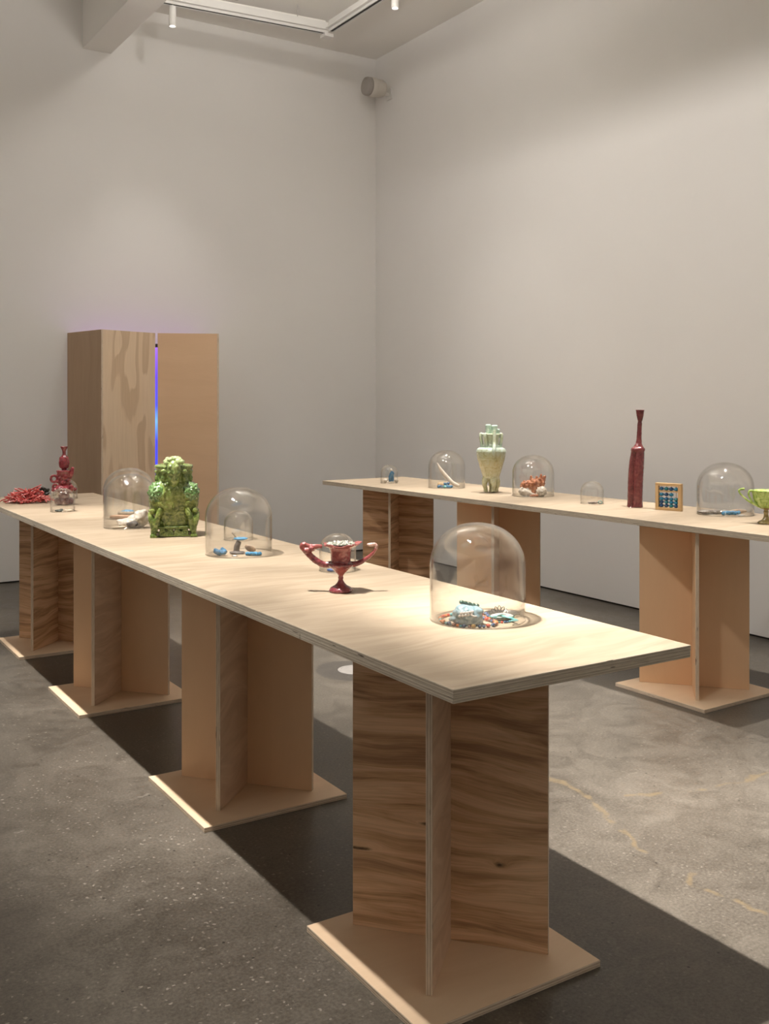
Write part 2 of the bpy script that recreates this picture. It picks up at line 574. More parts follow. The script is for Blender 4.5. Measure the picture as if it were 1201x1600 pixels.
def fuse(name, bm, voxel, mats, parent=None, rough=0.0, rscale=60.0, smooth_it=0):
    """melt overlapping shapes into one continuous surface, then roughen it"""
    me = bpy.data.meshes.new(name)
    bm.normal_update()
    bm.to_mesh(me)
    bm.free()
    o = bpy.data.objects.new('melt', me)
    COL.objects.link(o)
    md = o.modifiers.new('r', 'REMESH')
    md.mode = 'VOXEL'
    md.voxel_size = voxel
    if smooth_it:
        sm = o.modifiers.new('s', 'SMOOTH')
        sm.iterations = smooth_it
        sm.factor = 0.5
    dg = bpy.context.evaluated_depsgraph_get()
    dg.update()
    m2 = bpy.data.meshes.new_from_object(o.evaluated_get(dg))
    bpy.data.objects.remove(o)
    m2.name = name
    if rough:
        nrm = [v.normal.copy() for v in m2.vertices]
        for v, n_ in zip(m2.vertices, nrm):
            v.co += n_ * rough * (noise.noise(v.co * rscale) + 0.5 * noise.noise(v.co * rscale * 2.3))
    m2.materials.clear()
    return link(name, m2, mats, parent, True)


T = 0.92      # height of the table tops

# ------------------------------------------------------------------ the room
XR, YB, XL, YF, ZC = 5.65, 9.06, -3.6, -3.4, 5.21
M['concrete'] = concrete()
struct(box_obj('floor', XL - 0.2, XR + 0.2, YF - 0.2, YB + 0.2, -0.12, 0, M['concrete']))
struct(box_obj('ceiling', XL - 0.2, XR + 0.2, YF - 0.2, YB + 0.2, ZC, ZC + 0.12, M['ceil']))
G = 0.014
struct(box_obj('wall_right', XR, XR + 0.15, YF - 0.2, YB + 0.2, G, ZC, M['wall']))
struct(box_obj('wall_back', XL - 0.2, XR, YB, YB + 0.15, G, ZC, M['wall']))
struct(box_obj('wall_left', XL - 0.15, XL, YF - 0.2, YB, G, ZC, M['wall']))
struct(box_obj('wall_front', XL, XR, YF - 0.15, YF, G, ZC, M['wall']))
for nm, a in (('shadow_gap_right', (XR + 0.012, XR + 0.14, YF, YB)), ('shadow_gap_back', (XL, XR, YB + 0.012, YB + 0.14)),
              ('shadow_gap_left', (XL - 0.14, XL - 0.012, YF, YB)), ('shadow_gap_front', (XL, XR, YF - 0.14, YF - 0.012))):
    struct(box_obj(nm, *a, 0.0, G, M['dark']))  # dark strips standing in for the shade of the gap under the walls
# boxed beam running from the back wall towards the viewer
struct(box_obj('trim_1', 2.55, 2.81, YF, YB, 4.74, ZC, M['ceil'], None, 0.004))

# floor access plate
bm = bmesh.new()
lathe(bm, [(0.105, 0.0), (0.105, 0.003), (0.101, 0.004), (0.0905, 0.004), (0.090, 0.0032), (0.001, 0.0032)], 48)
o = obj('floor_plate', bm, plain('brushed_plate', (0.26, 0.245, 0.23), 0.45, 0.03, 200, 0.08, 30, 0.4))
o.location = (2.99, 5.01, 0)
tag(o, 'round pale floor plate set in a dark patch of concrete between the tables', 'floor plate')

# lighting rails: corner at (4.55, 8.16)


def rail(name, a, b, label):
    a, b = Vector(a), Vector(b)
    L = (b - a).length
    r = empty(name, (a + b) / 2, math.atan2(b.y - a.y, b.x - a.x))
    box_obj('channel', -L / 2, L / 2, -0.028, 0.028, 0.012, 0.10, M['white_metal'], r, 0.002)
    box_obj('contact_slot', -L / 2, L / 2, -0.010, 0.012, 0.004, 0.013, M['dark'], r)
    for s in (-1, 1):
        box_obj('lip', -L / 2, L / 2, min(s * 0.028, s * 0.018), max(s * 0.028, s * 0.018), 0.0, 0.0125, M['white_metal'], r)
    box_obj('side_flange', -L / 2, L / 2, 0.028, 0.060, 0.022, 0.030, M['white_metal'], r)
    box_obj('upper_tray', -L / 2, L / 2, -0.05, -0.028, 0.03, 0.135, M['ceil'], r)
    for px in (-L * 0.33, L * 0.33):
        bm = bmesh.new()
        lathe(bm, [(0.004, 0.10), (0.004, ZC - 4.985)], 8)
        h = obj('hanger_rod', bm, M['grey_metal'], r)
        h.location = (px, 0, 0)
    return tag(r, label, 'lighting track')


rail('lighting_track', (4.555, 8.155, 4.985), (2.815, 8.30, 4.985), 'white ceiling lighting track running parallel to the back wall').rotation_euler.z += 0
rail('lighting_track', (4.56, -0.5, 4.985), (4.56, 8.085, 4.985), 'white ceiling lighting track running along the right wall towards the viewer')
bm = bmesh.new()
bx(bm, -0.045, 0.045, -0.045, 0.045, 0.0, 0.03)
o = obj('track_joint', bm, M['white_metal'])
o.location = (4.562, 8.17, 4.957)
tag(o, 'small white corner joint where the two lighting tracks meet', 'track joint')


def lamp(x, y, zb, label):
    r = empty('track_spotlight', (x, y, zb))
    bm = bmesh.new()
    lathe(bm, [(0.027, 0.0), (0.031, 0.0), (0.031, 0.165), (0.028, 0.170), (0.004, 0.170)], 28, None, True, False)
    lathe(bm, [(0.027, 0.0), (0.022, 0.018), (0.001, 0.019)], 28, None, True, False)
    obj('housing', bm, M['white_metal'], r, False)
    bm = bmesh.new()
    lathe(bm, [(0.019, 0.012), (0.019, 0.016)], 20)
    obj('lens', bm, emit('lamp_lens', (1.0, 0.97, 0.9), 9.0), r)
    bm = bmesh.new()
    lathe(bm, [(0.009, 0.168), (0.009, 4.984 - zb)], 14)
    obj('stem', bm, M['white_metal'], r)
    tag(r, label, 'spotlight', 'track spotlights')
    spot((x, y, zb - 0.01), (x - 0.02, y - 0.2, 0), 60, 75, 0.8, 0.03)


lamp(3.10, 8.275, 4.80, 'white cylindrical spotlight hanging beside the ceiling beam')
lamp(4.512, 6.93, 4.806, 'white cylindrical spotlight at the top edge near the right wall')

# sprinkler head
r = empty('sprinkler_head', (3.62, 8.10, 5.085))
bm = bmesh.new()
lathe(bm, [(0.004, 0.016), (0.0045, ZC - 5.085)], 10)
obj('drop_pipe', bm, M['grey_metal'], r)
bm = bmesh.new()
lathe(bm, [(0.004, -0.004), (0.017, -0.002), (0.019, 0.0), (0.009, 0.006), (0.011, 0.016), (0.004, 0.02)], 14)
obj('deflector', bm, M['grey_metal'], r)
tag(r, 'small dark sprinkler head hanging from the ceiling inside the tracks', 'sprinkler')

# loudspeaker in the corner
r = empty('wall_speaker', (5.33, 8.76, 4.80))
RX = Matrix.Rotation(PI / 2, 4, 'Y')
bm = bmesh.new()
lathe(bm, [(0.088, 0.055), (0.096, 0.060), (0.098, 0.070), (0.098, 0.115), (0.094, 0.118), (0.094, 0.124), (0.090, 0.20), (0.078, 0.225), (0.03, 0.235)], 40, RX)
obj('cabinet', bm, plain('speaker_shell', (0.60, 0.57, 0.52), 0.5), r, True)
bm = bmesh.new()
lathe(bm, [(0.004, -0.004), (0.06, 0.0), (0.088, 0.010), (0.094, 0.026), (0.094, 0.058)], 40, RX)
obj('grille', bm, plain('speaker_grille', (0.34, 0.315, 0.29), 0.6, 0.2, 500), r, True)
bm = bmesh.new()
tube(bm, [(0.20, 0.02, -0.03), (0.27, 0.02, -0.04), (0.30, 0.02, -0.04)], 0.02, 10)
bx(bm, 0.30, 0.318, -0.03, 0.07, -0.09, 0.03)
obj('bracket', bm, M['white_metal'], r)
tag(r, 'drum shaped white speaker with grey face high in the room corner', 'speaker')

# ------------------------------------------------------------------ folding screen
pts = [(2.413, 9.05), (2.54, 8.46), (3.083, 8.648), (3.59, 8.42), (3.72, 9.045)]
scr = empty('folding_screen', (2.9, 8.7, 0))
HS = 2.18
faces = [M['brown_ply'], M['fir'], M['tan_ply'], M['brown_ply']]
for i in range(4):
    a, b = Vector((*pts[i], 0)), Vector((*pts[i + 1], 0))
    if i == 2:
        a = a + (b - a).normalized() * 0.017
    if i == 1:
        a = a + (b - a).normalized() * 0.012
        b = b - (b - a).normalized() * 0.004
    d = b - a
    L = d.length
    mid = (a + b) / 2 - Vector((2.9, 8.7, 0))
    ang = math.atan2(d.y, d.x)
    mtx = Matrix.Translation(Vector((mid.x, mid.y, HS / 2))) @ Matrix.Rotation(ang, 4, 'Z') @ Matrix.Rotation(PI / 2, 4, 'X') @ Matrix.Translation((0, 0, -0.008))
    p = board('panel', L, HS, 0.016, faces[i], M['edge'], scr, mtx)
for (jx, jy) in (pts[1], pts[2], pts[3]):
    for hz in (0.25, 1.1, 2.09):
        bm = bmesh.new()
        lathe(bm, [(0.006, -0.035), (0.006, 0.035)], 10)
        h = obj('hinge', bm, M['grey_metal'], scr)
        h.location = (jx - 2.9, jy + 0.028 - 8.7, hz)
tag(scr, 'tall zigzag plywood folding screen standing against the back wall', 'folding screen')
# coloured LED tubes behind the screen
def led(name, stops, s, z0, z1):
    t = NT(name)
    z = t.n('ShaderNodeSeparateXYZ', None, Vector=t.coords('Object')).outputs[2]
    mr = t.n('ShaderNodeMapRange', None, Value=z)
    mr.inputs[1].default_value, mr.inputs[2].default_value = z0, z1
    e = t.n('ShaderNodeEmission', None, Color=t.ramp(mr.outputs[0], stops), Strength=s)
    t.t.links.new(e.outputs[0], t.out.inputs[0])
    return t.m


violet = [(0.0, (0.08, 0.08, 0.9)), (0.52, (0.06, 0.07, 1.0)), (0.62, (0.16, 0.42, 1.0)), (0.70, (0.07, 0.09, 1.0)), (0.85, (0.13, 0.07, 0.95)), (1.0, (0.32, 0.14, 0.85))]
mauve = [(0.0, (0.40, 0.16, 1.0)), (1.0, (0.44, 0.18, 1.0))]
for (x, y, z0, z1, st, s, lb) in ((3.142, 8.79, 0.3, 2.06, violet, 1.5, 'blue violet light tube glowing through the slit of the folding screen'),
                                  (2.74, 8.84, 0.5, 2.12, mauve, 8.0, 'purple light tube glowing behind the left fold of the folding screen'),
                                  (3.44, 8.82, 1.2, 2.12, mauve, 6.0, 'purple light tube glowing behind the right fold of the folding screen')):
    r = empty('light_tube', (x, y, 0))
    bm = bmesh.new()
    lathe(bm, [(0.015, z0), (0.015, z1)], 16)
    obj('glowing_tube', bm, led('led_tube', st, s, z0, z1), r)
    bm = bmesh.new()
    lathe(bm, [(0.05, 0), (0.05, 0.012), (0.008, 0.016), (0.008, z0 - 0.02), (0.016, z0 - 0.01), (0.016, z0)], 16)
    obj('stand', bm, M['dark'], r)
    bm = bmesh.new()
    lathe(bm, [(0.017, z1), (0.017, z1 + 0.03), (0.004, z1 + 0.034)], 16)
    obj('end_cap', bm, M['dark'], r)
    tag(r, lb, 'light tube')

# ------------------------------------------------------------------ tables


def pedestal(root, x, y, rz, pan, fin, base=None, half=0.297):
    """base plate (the part) with an upright cross of panels and a thin top plate"""
    b = board('pedestal', 2 * half, 2 * half, 0.018, base or M['maple_base'], M['edge'], root,
              Matrix.Translation((x, y, 0.009)))
    H = T - 0.032 - 0.018 - 0.006
    zc = H / 2 + 0.009

    def up(name, cx, cy, ang, L, face):
        mtx = Matrix.Translation((cx, cy, zc)) @ Matrix.Rotation(ang, 4, 'Z') @ Matrix.Rotation(PI / 2, 4, 'X')
        return board(name, L, H, 0.018, face, M['edge'], b, mtx)
    a1 = rz + R(-49)
    a2 = rz + R(44)
    cx, cy = 0.013, 0.020
    up('cross_panel', cx, cy, a1, 0.57, pan)
    u = Vector((math.cos(a2), math.sin(a2)))
    for s in (-1, 1):
        c = u * s * (0.0092 + 0.14)
        up('fin', cx + c.x, cy + c.y, a2, 0.28, fin)
    board('top_plate', 0.43, 0.43, 0.006, M['maple'], M['dark'], b, Matrix.Translation((0, 0, zc + H / 2 + 0.003)), 0.0005)  # plate edge given the dark material for its shade under the table
    return b


def table(name, loc, rz, W, L, seams, peds, label):
    r = empty(name, loc, rz)
    board('top_sheet', W, L, 0.016, M['birch'], M['edge_top'], r, Matrix.Translation((W / 2, L / 2, T - 0.008)))
    ys = [0] + seams + [L]
    for a, b in zip(ys[:-1], ys[1:]):
        board('under_sheet', W, b - a - 0.002, 0.016, M['birch'], M['edge_top'], r, Matrix.Translation((W / 2, (a + b) / 2, T - 0.024)))
    for (px, py, prz, pan, fin) in peds:
        pedestal(r, px, py, prz, pan, fin)
    return tag(r, label, 'table', 'long plywood display tables')


table('display_table', (1.303, 1.768, 0), 0, 0.762, 5.31, [0.72, 3.1],
      [(0.378, 0.535, 0, M['walnut_knots'], M['curly']), (0.386, 1.925, 0, M['maple'], M['curly']),
       (0.372, 3.485, 0, M['maple'], M['curly']), (0.385, 4.82, 0, M['walnut'], M['walnut'])],
      'nearer of the two long plywood display tables, its corner pointing at the viewer')
FT = (4.098, 3.02)
FA = R(1.57)
cf, sf = math.cos(FA), math.sin(FA)


def far_local(x, y):
    dx, dy = x - FT[0], y - FT[1]
    return cf * dx + sf * dy, -sf * dx + cf * dy


table('display_table', (FT[0], FT[1], 0), FA, 0.80, 4.19, [0.95, 2.45],
      [(*far_local(4.325, 3.675), -FA, M['maple'], M['maple']), (*far_local(4.30, 5.32), -FA, M['maple'], M['maple']), (*far_local(4.285, 6.54), -FA, M['walnut'], M['walnut'])],
      'farther plywood display table along the right wall')

# ------------------------------------------------------------------ glass domes


def dome(x, y, r, h, label, big=True):
    o_r, th = r, (0.0030 if big else 0.0022)
    hc = h - r * (0.92 if big else 0.95)
    k = (h - hc)
    prof = [(o_r, 0.0012), (o_r, hc * 0.5)]
    n = 18
    for i in range(n + 1):
        a = (PI / 2) * i / n
        e = 0.94
        prof.append((max(o_r * math.cos(a) ** e, 0.0006), hc + k * math.sin(a) ** e))
    inner = [(max(pr - th, 0.0004), pz - th if i > 1 else pz) for i, (pr, pz) in enumerate(prof)]
    inner[0] = (o_r - th, 0.0012)
    bm = bmesh.new()
    seg = 64
    ro = lathe(bm, prof, seg, None, True, False)
    ri = lathe(bm, inner, seg, None, True, False)
    for f in [f for f in bm.faces if all(v in set(sum(ri, [])) for v in f.verts)]:
        f.normal_flip()
    a, b = ro[0], ri[0]
    for i in range(seg):
        j = (i + 1) % seg
        bm.faces.new((a[j], a[i], b[i], b[j]))
    # rolled lip
    bm2 = bmesh.new()
    tube(bm2, [((o_r - th / 2) * math.cos(2 * PI * i / seg), (o_r - th / 2) * math.sin(2 * PI * i / seg), 0.0022) for i in range(seg)], 0.0022, 8, True)
    root = obj('glass_dome', bm, M['glass'], None, True)
    root.location = (x, y, T)
    obj('rolled_lip', bm2, M['glass'], root, True)
    tag(root, label, 'glass dome', 'glass cloches on the tables')
    return root


BR, BH, SR, SH = 0.1385, 0.277, 0.0695, 0.140
dome(1.790, 2.312, BR, BH + 0.003, 'large glass dome nearest the viewer, over a blue bird and bead strings')
dome(1.873, 3.273, SR, SH, 'small glass dome behind the red two-handled cup', False)
dome(1.736, 3.862, BR, BH, 'large glass dome over blue nuggets and a dark mushroom shape')
dome(1.917, 4.269, SR - 0.002, SH - 0.006, 'small glass dome over a twig, seen through a larger dome in front', False)
dome(1.650, 5.010, BR - 0.008, BH - 0.004, 'large glass dome over a white rock, left of the green jar')
dome(1.782, 5.425, BR, BH - 0.002, 'large glass dome over a blue ring and orange stick, behind the rock dome')
dome(1.557, 5.940, SR, SH - 0.004, 'small glass dome in front of the red stacked vessel', False)
dome(1.783, 6.733, SR + 0.008, SH - 0.008, 'small glass dome behind the red stacked vessel', False)
dome(4.300, 6.690, SR, SH + 0.005, 'small glass dome over a blue figure at the far end of the far table', False)
dome(4.439, 6.110, BR, BH + 0.003, 'large glass dome over a white tusk and blue beads')
dome(4.537, 5.241, BR + 0.004, BH + 0.003, 'large glass dome over orange coral and white shells')
dome(4.490, 4.627, SR + 0.003, SH + 0.002, 'small glass dome over grey and teal chips, left of the red bottle', False)
dome(4.691, 3.771, BR + 0.018, BH + 0.018, 'large glass dome over dark slabs beside the green cup')

# ------------------------------------------------------------------ ceramics
RED = glaze('crimson_glaze', [(0.28, (0.05, 0.006, 0.012)), (0.5, (0.24, 0.032, 0.042)), (0.74, (0.42, 0.085, 0.095))], 30, 0.2, 0.25, 90)
RED_DK = glaze('dark_crimson_glaze', [(0.25, (0.08, 0.016, 0.018)), (0.5, (0.165, 0.036, 0.038)), (0.75, (0.27, 0.078, 0.072))], 22, 0.22, 0.4, 120)
CUPRED = glaze('rose_red_glaze', [(0.28, (0.08, 0.014, 0.02)), (0.5, (0.25, 0.058, 0.060)), (0.75, (0.42, 0.14, 0.125))], 34, 0.2, 0.3, 120,
               zstops=[(0.0, (0.14, 0.02, 0.035)), (0.25, (0.20, 0.032, 0.045)), (0.34, (0.46, 0.16, 0.145)), (0.50, (0.34, 0.095, 0.09)), (0.56, (0.07, 0.012, 0.025)), (0.66, (0.23, 0.045, 0.05)), (0.85, (0.40, 0.12, 0.105)), (1.0, (0.34, 0.095, 0.09))], zrange=(0, 0.165), zmix=0.6)
ROSE_TIP = glaze('pale_rose_tip', [(0.3, (0.42, 0.20, 0.17)), (0.7, (0.72, 0.58, 0.50))], 60, 0.25, 0.2, 90)
CUP_IN = glaze('speckled_pale_glaze', [(0.36, (0.08, 0.11, 0.05)), (0.48, (0.36, 0.36, 0.30)), (0.68, (0.62, 0.61, 0.57))], 110, 0.35, 0.3, 200)
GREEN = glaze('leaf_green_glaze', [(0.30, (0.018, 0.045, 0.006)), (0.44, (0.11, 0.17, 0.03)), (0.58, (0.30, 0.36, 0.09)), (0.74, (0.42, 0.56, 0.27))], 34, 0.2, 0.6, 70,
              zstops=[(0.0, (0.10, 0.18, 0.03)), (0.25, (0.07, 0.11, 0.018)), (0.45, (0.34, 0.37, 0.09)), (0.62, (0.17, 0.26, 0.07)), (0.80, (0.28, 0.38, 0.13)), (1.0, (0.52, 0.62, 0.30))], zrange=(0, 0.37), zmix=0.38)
MINT = glaze('mint_green_glaze', [(0.34, (0.03, 0.09, 0.02)), (0.5, (0.14, 0.26, 0.075)), (0.68, (0.34, 0.52, 0.26))], 60, 0.2, 0.5, 80)
PALE = glaze('celadon_yellow_glaze', [(0.32, (0.16, 0.17, 0.08)), (0.45, (0.50, 0.50, 0.30)), (0.70, (0.64, 0.72, 0.62))], 22, 0.16, 0.3, 60,
             zstops=[(0.0, (0.50, 0.49, 0.25)), (0.2, (0.50, 0.49, 0.30)), (0.38, (0.64, 0.56, 0.30)), (0.52, (0.46, 0.45, 0.24)), (0.60, (0.42, 0.50, 0.40)), (0.66, (0.46, 0.62, 0.62)), (0.76, (0.58, 0.64, 0.46)), (1.0, (0.52, 0.66, 0.58))], zrange=(0, 0.48), zmix=0.55)
LIME = glaze('lime_green_glaze', [(0.3, (0.12, 0.24, 0.02)), (0.55, (0.42, 0.56, 0.14)), (0.75, (0.62, 0.74, 0.36))], 30, 0.16, 0.3, 70)
OLIVE = glaze('olive_brown_glaze', [(0.3, (0.14, 0.10, 0.03)), (0.6, (0.30, 0.23, 0.08)), (0.8, (0.38, 0.30, 0.10))], 30, 0.2, 0.3, 70)


def two_handled_cup():
    r = empty('two_handled_cup', (1.668, 2.893, T), R(-32.5))
    # foot and stem
    bm = bmesh.new()
    lathe(bm, [(0.036, 0), (0.0385, 0.003), (0.038, 0.008), (0.033, 0.015), (0.022, 0.021), (0.014, 0.028), (0.0095, 0.036), (0.0075, 0.042), (0.0105, 0.046), (0.0075, 0.051), (0.009, 0.057), (0.016, 0.064)], 36)
    for k in range(9):
        a = k * 2 * PI / 9
        ball(bm, (0.033 * math.cos(a), 0.033 * math.sin(a), 0.006), (0.009, 0.009, 0.005), 1)
    fuse('foot', bm, 0.0022, CUPRED, r, 0.0008, 140)
    bm = bmesh.new()
    lathe(bm, [(0.008, 0.054), (0.015, 0.062), (0.028, 0.075), (0.041, 0.085), (0.046, 0.091), (0.043, 0.096), (0.034, 0.0985), (0.033, 0.104), (0.0335, 0.12), (0.035, 0.138), (0.040, 0.149), (0.046, 0.154)], 40)
    fuse('bowl', bm, 0.0024, CUPRED, r, 0.0007, 110)
    bm = bmesh.new()
    seg = 72
    rings = []
    for (rad, z, wv) in ((0.038, 0.147, 0), (0.052, 0.1515, 0.3), (0.060, 0.156, 1), (0.062, 0.159, 1), (0.058, 0.1595, 1), (0.050, 0.157, .6), (0.040, 0.153, 0)):
        ring = []
        for i in range(seg):
            a = 2 * PI * i / seg
            w = 1 + wv * (0.05 * math.sin(7 * a + 1) + 0.035 * math.sin(13 * a) + 0.08 * math.cos(a) ** 3)
            zz = z + wv * (0.0024 * math.sin(5 * a) + 0.005 * max(0, math.cos(a)) ** 2)
            ring.append(bm.verts.new((rad * w * math.cos(a), rad * w * math.sin(a), zz)))
        rings.append(ring)
    for a, b in zip(rings[:-1], rings[1:]):
        for i in range(seg):
            j = (i + 1) % seg
            bm.faces.new((a[i], a[j], b[j], b[i]))
    obj('rim', bm, CUPRED, r, True)
    bm = bmesh.new()
    lathe(bm, [(0.001, 0.1575), (0.02, 0.158), (0.038, 0.158), (0.048, 0.1605)], 40, None, False, True)
    rnd = random.Random(3)
    for k in range(60):
        a, q = rnd.uniform(0, 2 * PI), 0.046 * math.sqrt(rnd.random())
        ball(bm, (q * math.cos(a), q * math.sin(a), 0.160), (0.005, 0.004, 0.003 + 0.004 * rnd.random()), 1, None, 0.3, 2, k)
    obj('speckled_filling', bm, CUP_IN, r, True)['label'] = 'pale speckled filling'
    # left handle: heavy curl with fist-like lumps
    bm = bmesh.new()
    stube(bm, [(-0.030, 0, 0.092, .011), (-0.055, 0, 0.090, .0105), (-0.082, 0, 0.103, .011), (-0.105, 0, 0.123, .0105), (-0.122, 0, 0.142, .010), (-0.128, 0, 0.153, .010), (-0.116, 0, 0.158, .009)], 12, 5)
    stube(bm, [(-0.122, 0, 0.156, .0085), (-0.104, 0.0, 0.150, .009), (-0.086, 0, 0.150, .0085), (-0.072, 0, 0.151, .007), (-0.062, 0, 0.1495, .006)], 12, 5)
    stube(bm, [(-0.118, 0.004, 0.160, .006), (-0.104, 0.004, 0.140, .007), (-0.088, 0.002, 0.142, .007)], 10, 4)
    for q in ((-0.126, 0.006, 0.150), (-0.112, -0.008, 0.137), (-0.098, -0.006, 0.143), (-0.108, 0.008, 0.128)):
        ball(bm, q, 0.0095, 2)
    fuse('handle', bm, 0.0022, CUPRED, r, 0.0012, 160)
    bm = bmesh.new()
    stube(bm, [(0.030, 0, 0.092, .010), (0.052, 0, 0.093, .009), (0.074, 0, 0.103, .008), (0.096, 0, 0.118, .0065), (0.111, 0, 0.134, .006), (0.117, 0, 0.146, .006)], 10, 5)
    fuse('handle', bm, 0.0022, CUPRED, r, 0.0009, 160)
    bm = bmesh.new()
    stube(bm, [(0.116, 0, 0.143, .0062), (0.119, 0, 0.151, .006), (0.113, 0, 0.1575, .006), (0.100, 0, 0.156, .007), (0.087, 0, 0.1565, .004)], 10, 5)
    fuse('handle_tip', bm, 0.0022, ROSE_TIP, r, 0.0009, 160)['label'] = 'whitish curled handle tip'
    tag(r, 'rose red two-handled ceramic cup on a stem, on the nearer table', 'cup')


two_handled_cup()


def green_jar():
    r = empty('green_jar', (1.724, 4.585, T), R(-20.6))
    # local -Y faces the viewer
    def sq(bm, prof, n=2.6, seg=48, cap=True):
        rings = []
        for rx, ry, z in prof:
            ring = []
            for i in range(seg):
                a = 2 * PI * i / seg
                c, s = math.cos(a), math.sin(a)
                k = (abs(c) ** n + abs(s) ** n) ** (-1 / n)
                ring.append(bm.verts.new((rx * k * c, ry * k * s, z)))
            rings.append(ring)
        for a, b in zip(rings[:-1], rings[1:]):
            for i in range(seg):
                j = (i + 1) % seg
                bm.faces.new((a[i], a[j], b[j], b[i]))
        bm.faces.new(rings[0][::-1])
        bm.faces.new(rings[-1])
    bm = bmesh.new()
    sq(bm, [(0.088, 0.075, 0.040), (0.094, 0.080, 0.06), (0.107, 0.090, 0.10), (0.115, 0.096, 0.15), (0.117, 0.098, 0.19), (0.113, 0.095, 0.22), (0.102, 0.087, 0.243), (0.082, 0.072, 0.256), (0.06, 0.06, 0.262)])
    # belly panel ridge lines
    for z in (0.182, 0.118):
        tube(bm, [(-0.075 + 0.015 * i, -0.094 if z > .15 else -0.090, z + 0.003 * math.sin(i * 1.3)) for i in range(11)], 0.004, 6)
    tube(bm, [(0.0, -0.095, 0.118), (0.0, -0.098, 0.15), (0, -0.098, 0.182)], 0.003, 6)
    for s in (-1, 1):
        stube(bm, [(s * 0.022, -0.080, 0.255, .006), (s * 0.04, -0.094, 0.215, .006), (s * 0.056, -0.095, 0.18, .005)], 8, 4)
        for k in range(5):
            ball(bm, (s * (0.012 + 0.013 * k), -0.093, 0.150 + 0.012 * math.sin(k * 2.1)), (0.012, 0.006, 0.010), 2, None, 0.3, 2, k)
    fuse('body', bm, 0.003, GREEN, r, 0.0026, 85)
    # shoulders of moss-like scrolls
    rnd = random.Random(11)
    for s in (-1, 1):
        bm = bmesh.new()
        ball(bm, (s * 0.064, -0.024, 0.204), (0.055, 0.074, 0.056), 3)
        for k in range(110):
            u = Vector((rnd.gauss(0, 1), rnd.gauss(-0.9, 0.8), rnd.gauss(0, 1))).normalized()
            ball(bm, (s * 0.064 + u.x * 0.055, -0.024 + u.y * 0.074, 0.204 + u.z * 0.056), rnd.uniform(0.004, 0.0075), 1)
        fuse('shoulder_scrolls', bm, 0.003, MINT, r, 0.001, 150)['label'] = 'mint green scrollwork shoulder'
    # collar with knobbed columns
    bm = bmesh.new()
    lathe(bm, [(0.078, 0.250), (0.080, 0.262), (0.076, 0.275), (0.078, 0.305), (0.088, 0.318), (0.091, 0.326), (0.089, 0.334), (0.070, 0.336), (0.06, 0.30)], 40)
    for k in range(10):
        a = k * 2 * PI / 10 + 0.31
        p = (0.080 * math.cos(a), 0.080 * math.sin(a))
        stube(bm, [(*p, 0.258, .011), (*p, 0.275, .013), (*p, 0.292, .009), (p[0] * 1.03, p[1] * 1.03, 0.31, .014)], 8, 3)
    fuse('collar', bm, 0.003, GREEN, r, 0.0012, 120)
    # creature head in front of the collar
    bm = bmesh.new()
    stube(bm, [(0, -0.060, 0.235, .020), (0, -0.085, 0.265, .026), (0, -0.095, 0.295, .031), (0, -0.095, 0.325, .033), (0, -0.085, 0.345, .030)], 16, 4)
    for k in range(5):
        ball(bm, ((-0.018 + 0.009 * k), -0.122, 0.312 - 0.004 * abs(k - 2)), (0.0042, 0.006, 0.012), 1)
    for s in (-1, 1):
        stube(bm, [(s * 0.012, -0.118, 0.268, .007), (s * 0.022, -0.115, 0.285, .006), (s * 0.024, -0.118, 0.305, .006)], 8, 3)
        ball(bm, (s * 0.016, -0.120, 0.332), 0.0085, 2)
        ball(bm, (s * 0.046, -0.095, 0.308), (0.016, 0.012, 0.012), 2)
    ball(bm, (0, -0.126, 0.300), (0.006, 0.006, 0.008), 2)
    fuse('creature_head', bm, 0.0026, GREEN, r, 0.001, 130)
    bm = bmesh.new()
    for k in range(34):
        a = rnd.uniform(0, 2 * PI)
        e = rnd.uniform(0.0, 1.0)
        ball(bm, (0.043 * math.cos(a) * math.cos(e * 1.2), -0.085 + 0.030 * math.sin(a) * math.cos(e * 1.2), 0.345 + 0.026 * math.sin(e * 1.3)), rnd.uniform(0.008, 0.012), 2)
    ball(bm, (0, -0.085, 0.345), (0.036, 0.028, 0.024), 2)
    fuse('curly_mane', bm, 0.0026, glaze('pale_lime_glaze', [(0.3, (0.30, 0.40, 0.14)), (0.6, (0.55, 0.66, 0.34)), (0.8, (0.66, 0.78, 0.52))], 40, 0.2, 0.4, 90), r, 0.0012, 160)['label'] = 'pale lime curly mane'
    # four clinging figure-like legs
    for sx, sy in ((-1, -1), (1, -1), (-1, 1), (1, 1)):
        bm = bmesh.new()
        stube(bm, [(sx * 0.108, sy * 0.070, 0.115, .012), (sx * 0.103, sy * 0.086, 0.085, .015), (sx * 0.094, sy * 0.088, 0.05, .014), (sx * 0.092, sy * 0.086, 0.02, .013), (sx * 0.094, sy * 0.092, 0.004, .012)], 10, 4)
        stube(bm, [(sx * 0.060, sy * 0.092, 0.135, .010), (sx * 0.070, sy * 0.098, 0.105, .014), (sx * 0.080, sy * 0.098, 0.07, .012), (sx * 0.084, sy * 0.094, 0.03, .012)], 10, 4)
        ball(bm, (sx * 0.098, sy * 0.086, 0.122), (0.013, 0.012, 0.014), 2)
        ball(bm, (sx * 0.062, sy * 0.094, 0.118), (0.012, 0.010, 0.016), 2)
        bmesh.ops.create_cube(bm, size=1.0, matrix=Matrix.Translation((sx * 0.093, sy * 0.090, 0.006)) @ Matrix.Diagonal((0.030, 0.026, 0.012, 1)))
        fuse('leg', bm, 0.003, GREEN, r, 0.0014, 120)
    # openwork plinth
    bm = bmesh.new()
    bx(bm, -0.088, 0.088, -0.082, 0.082, 0.036, 0.046)
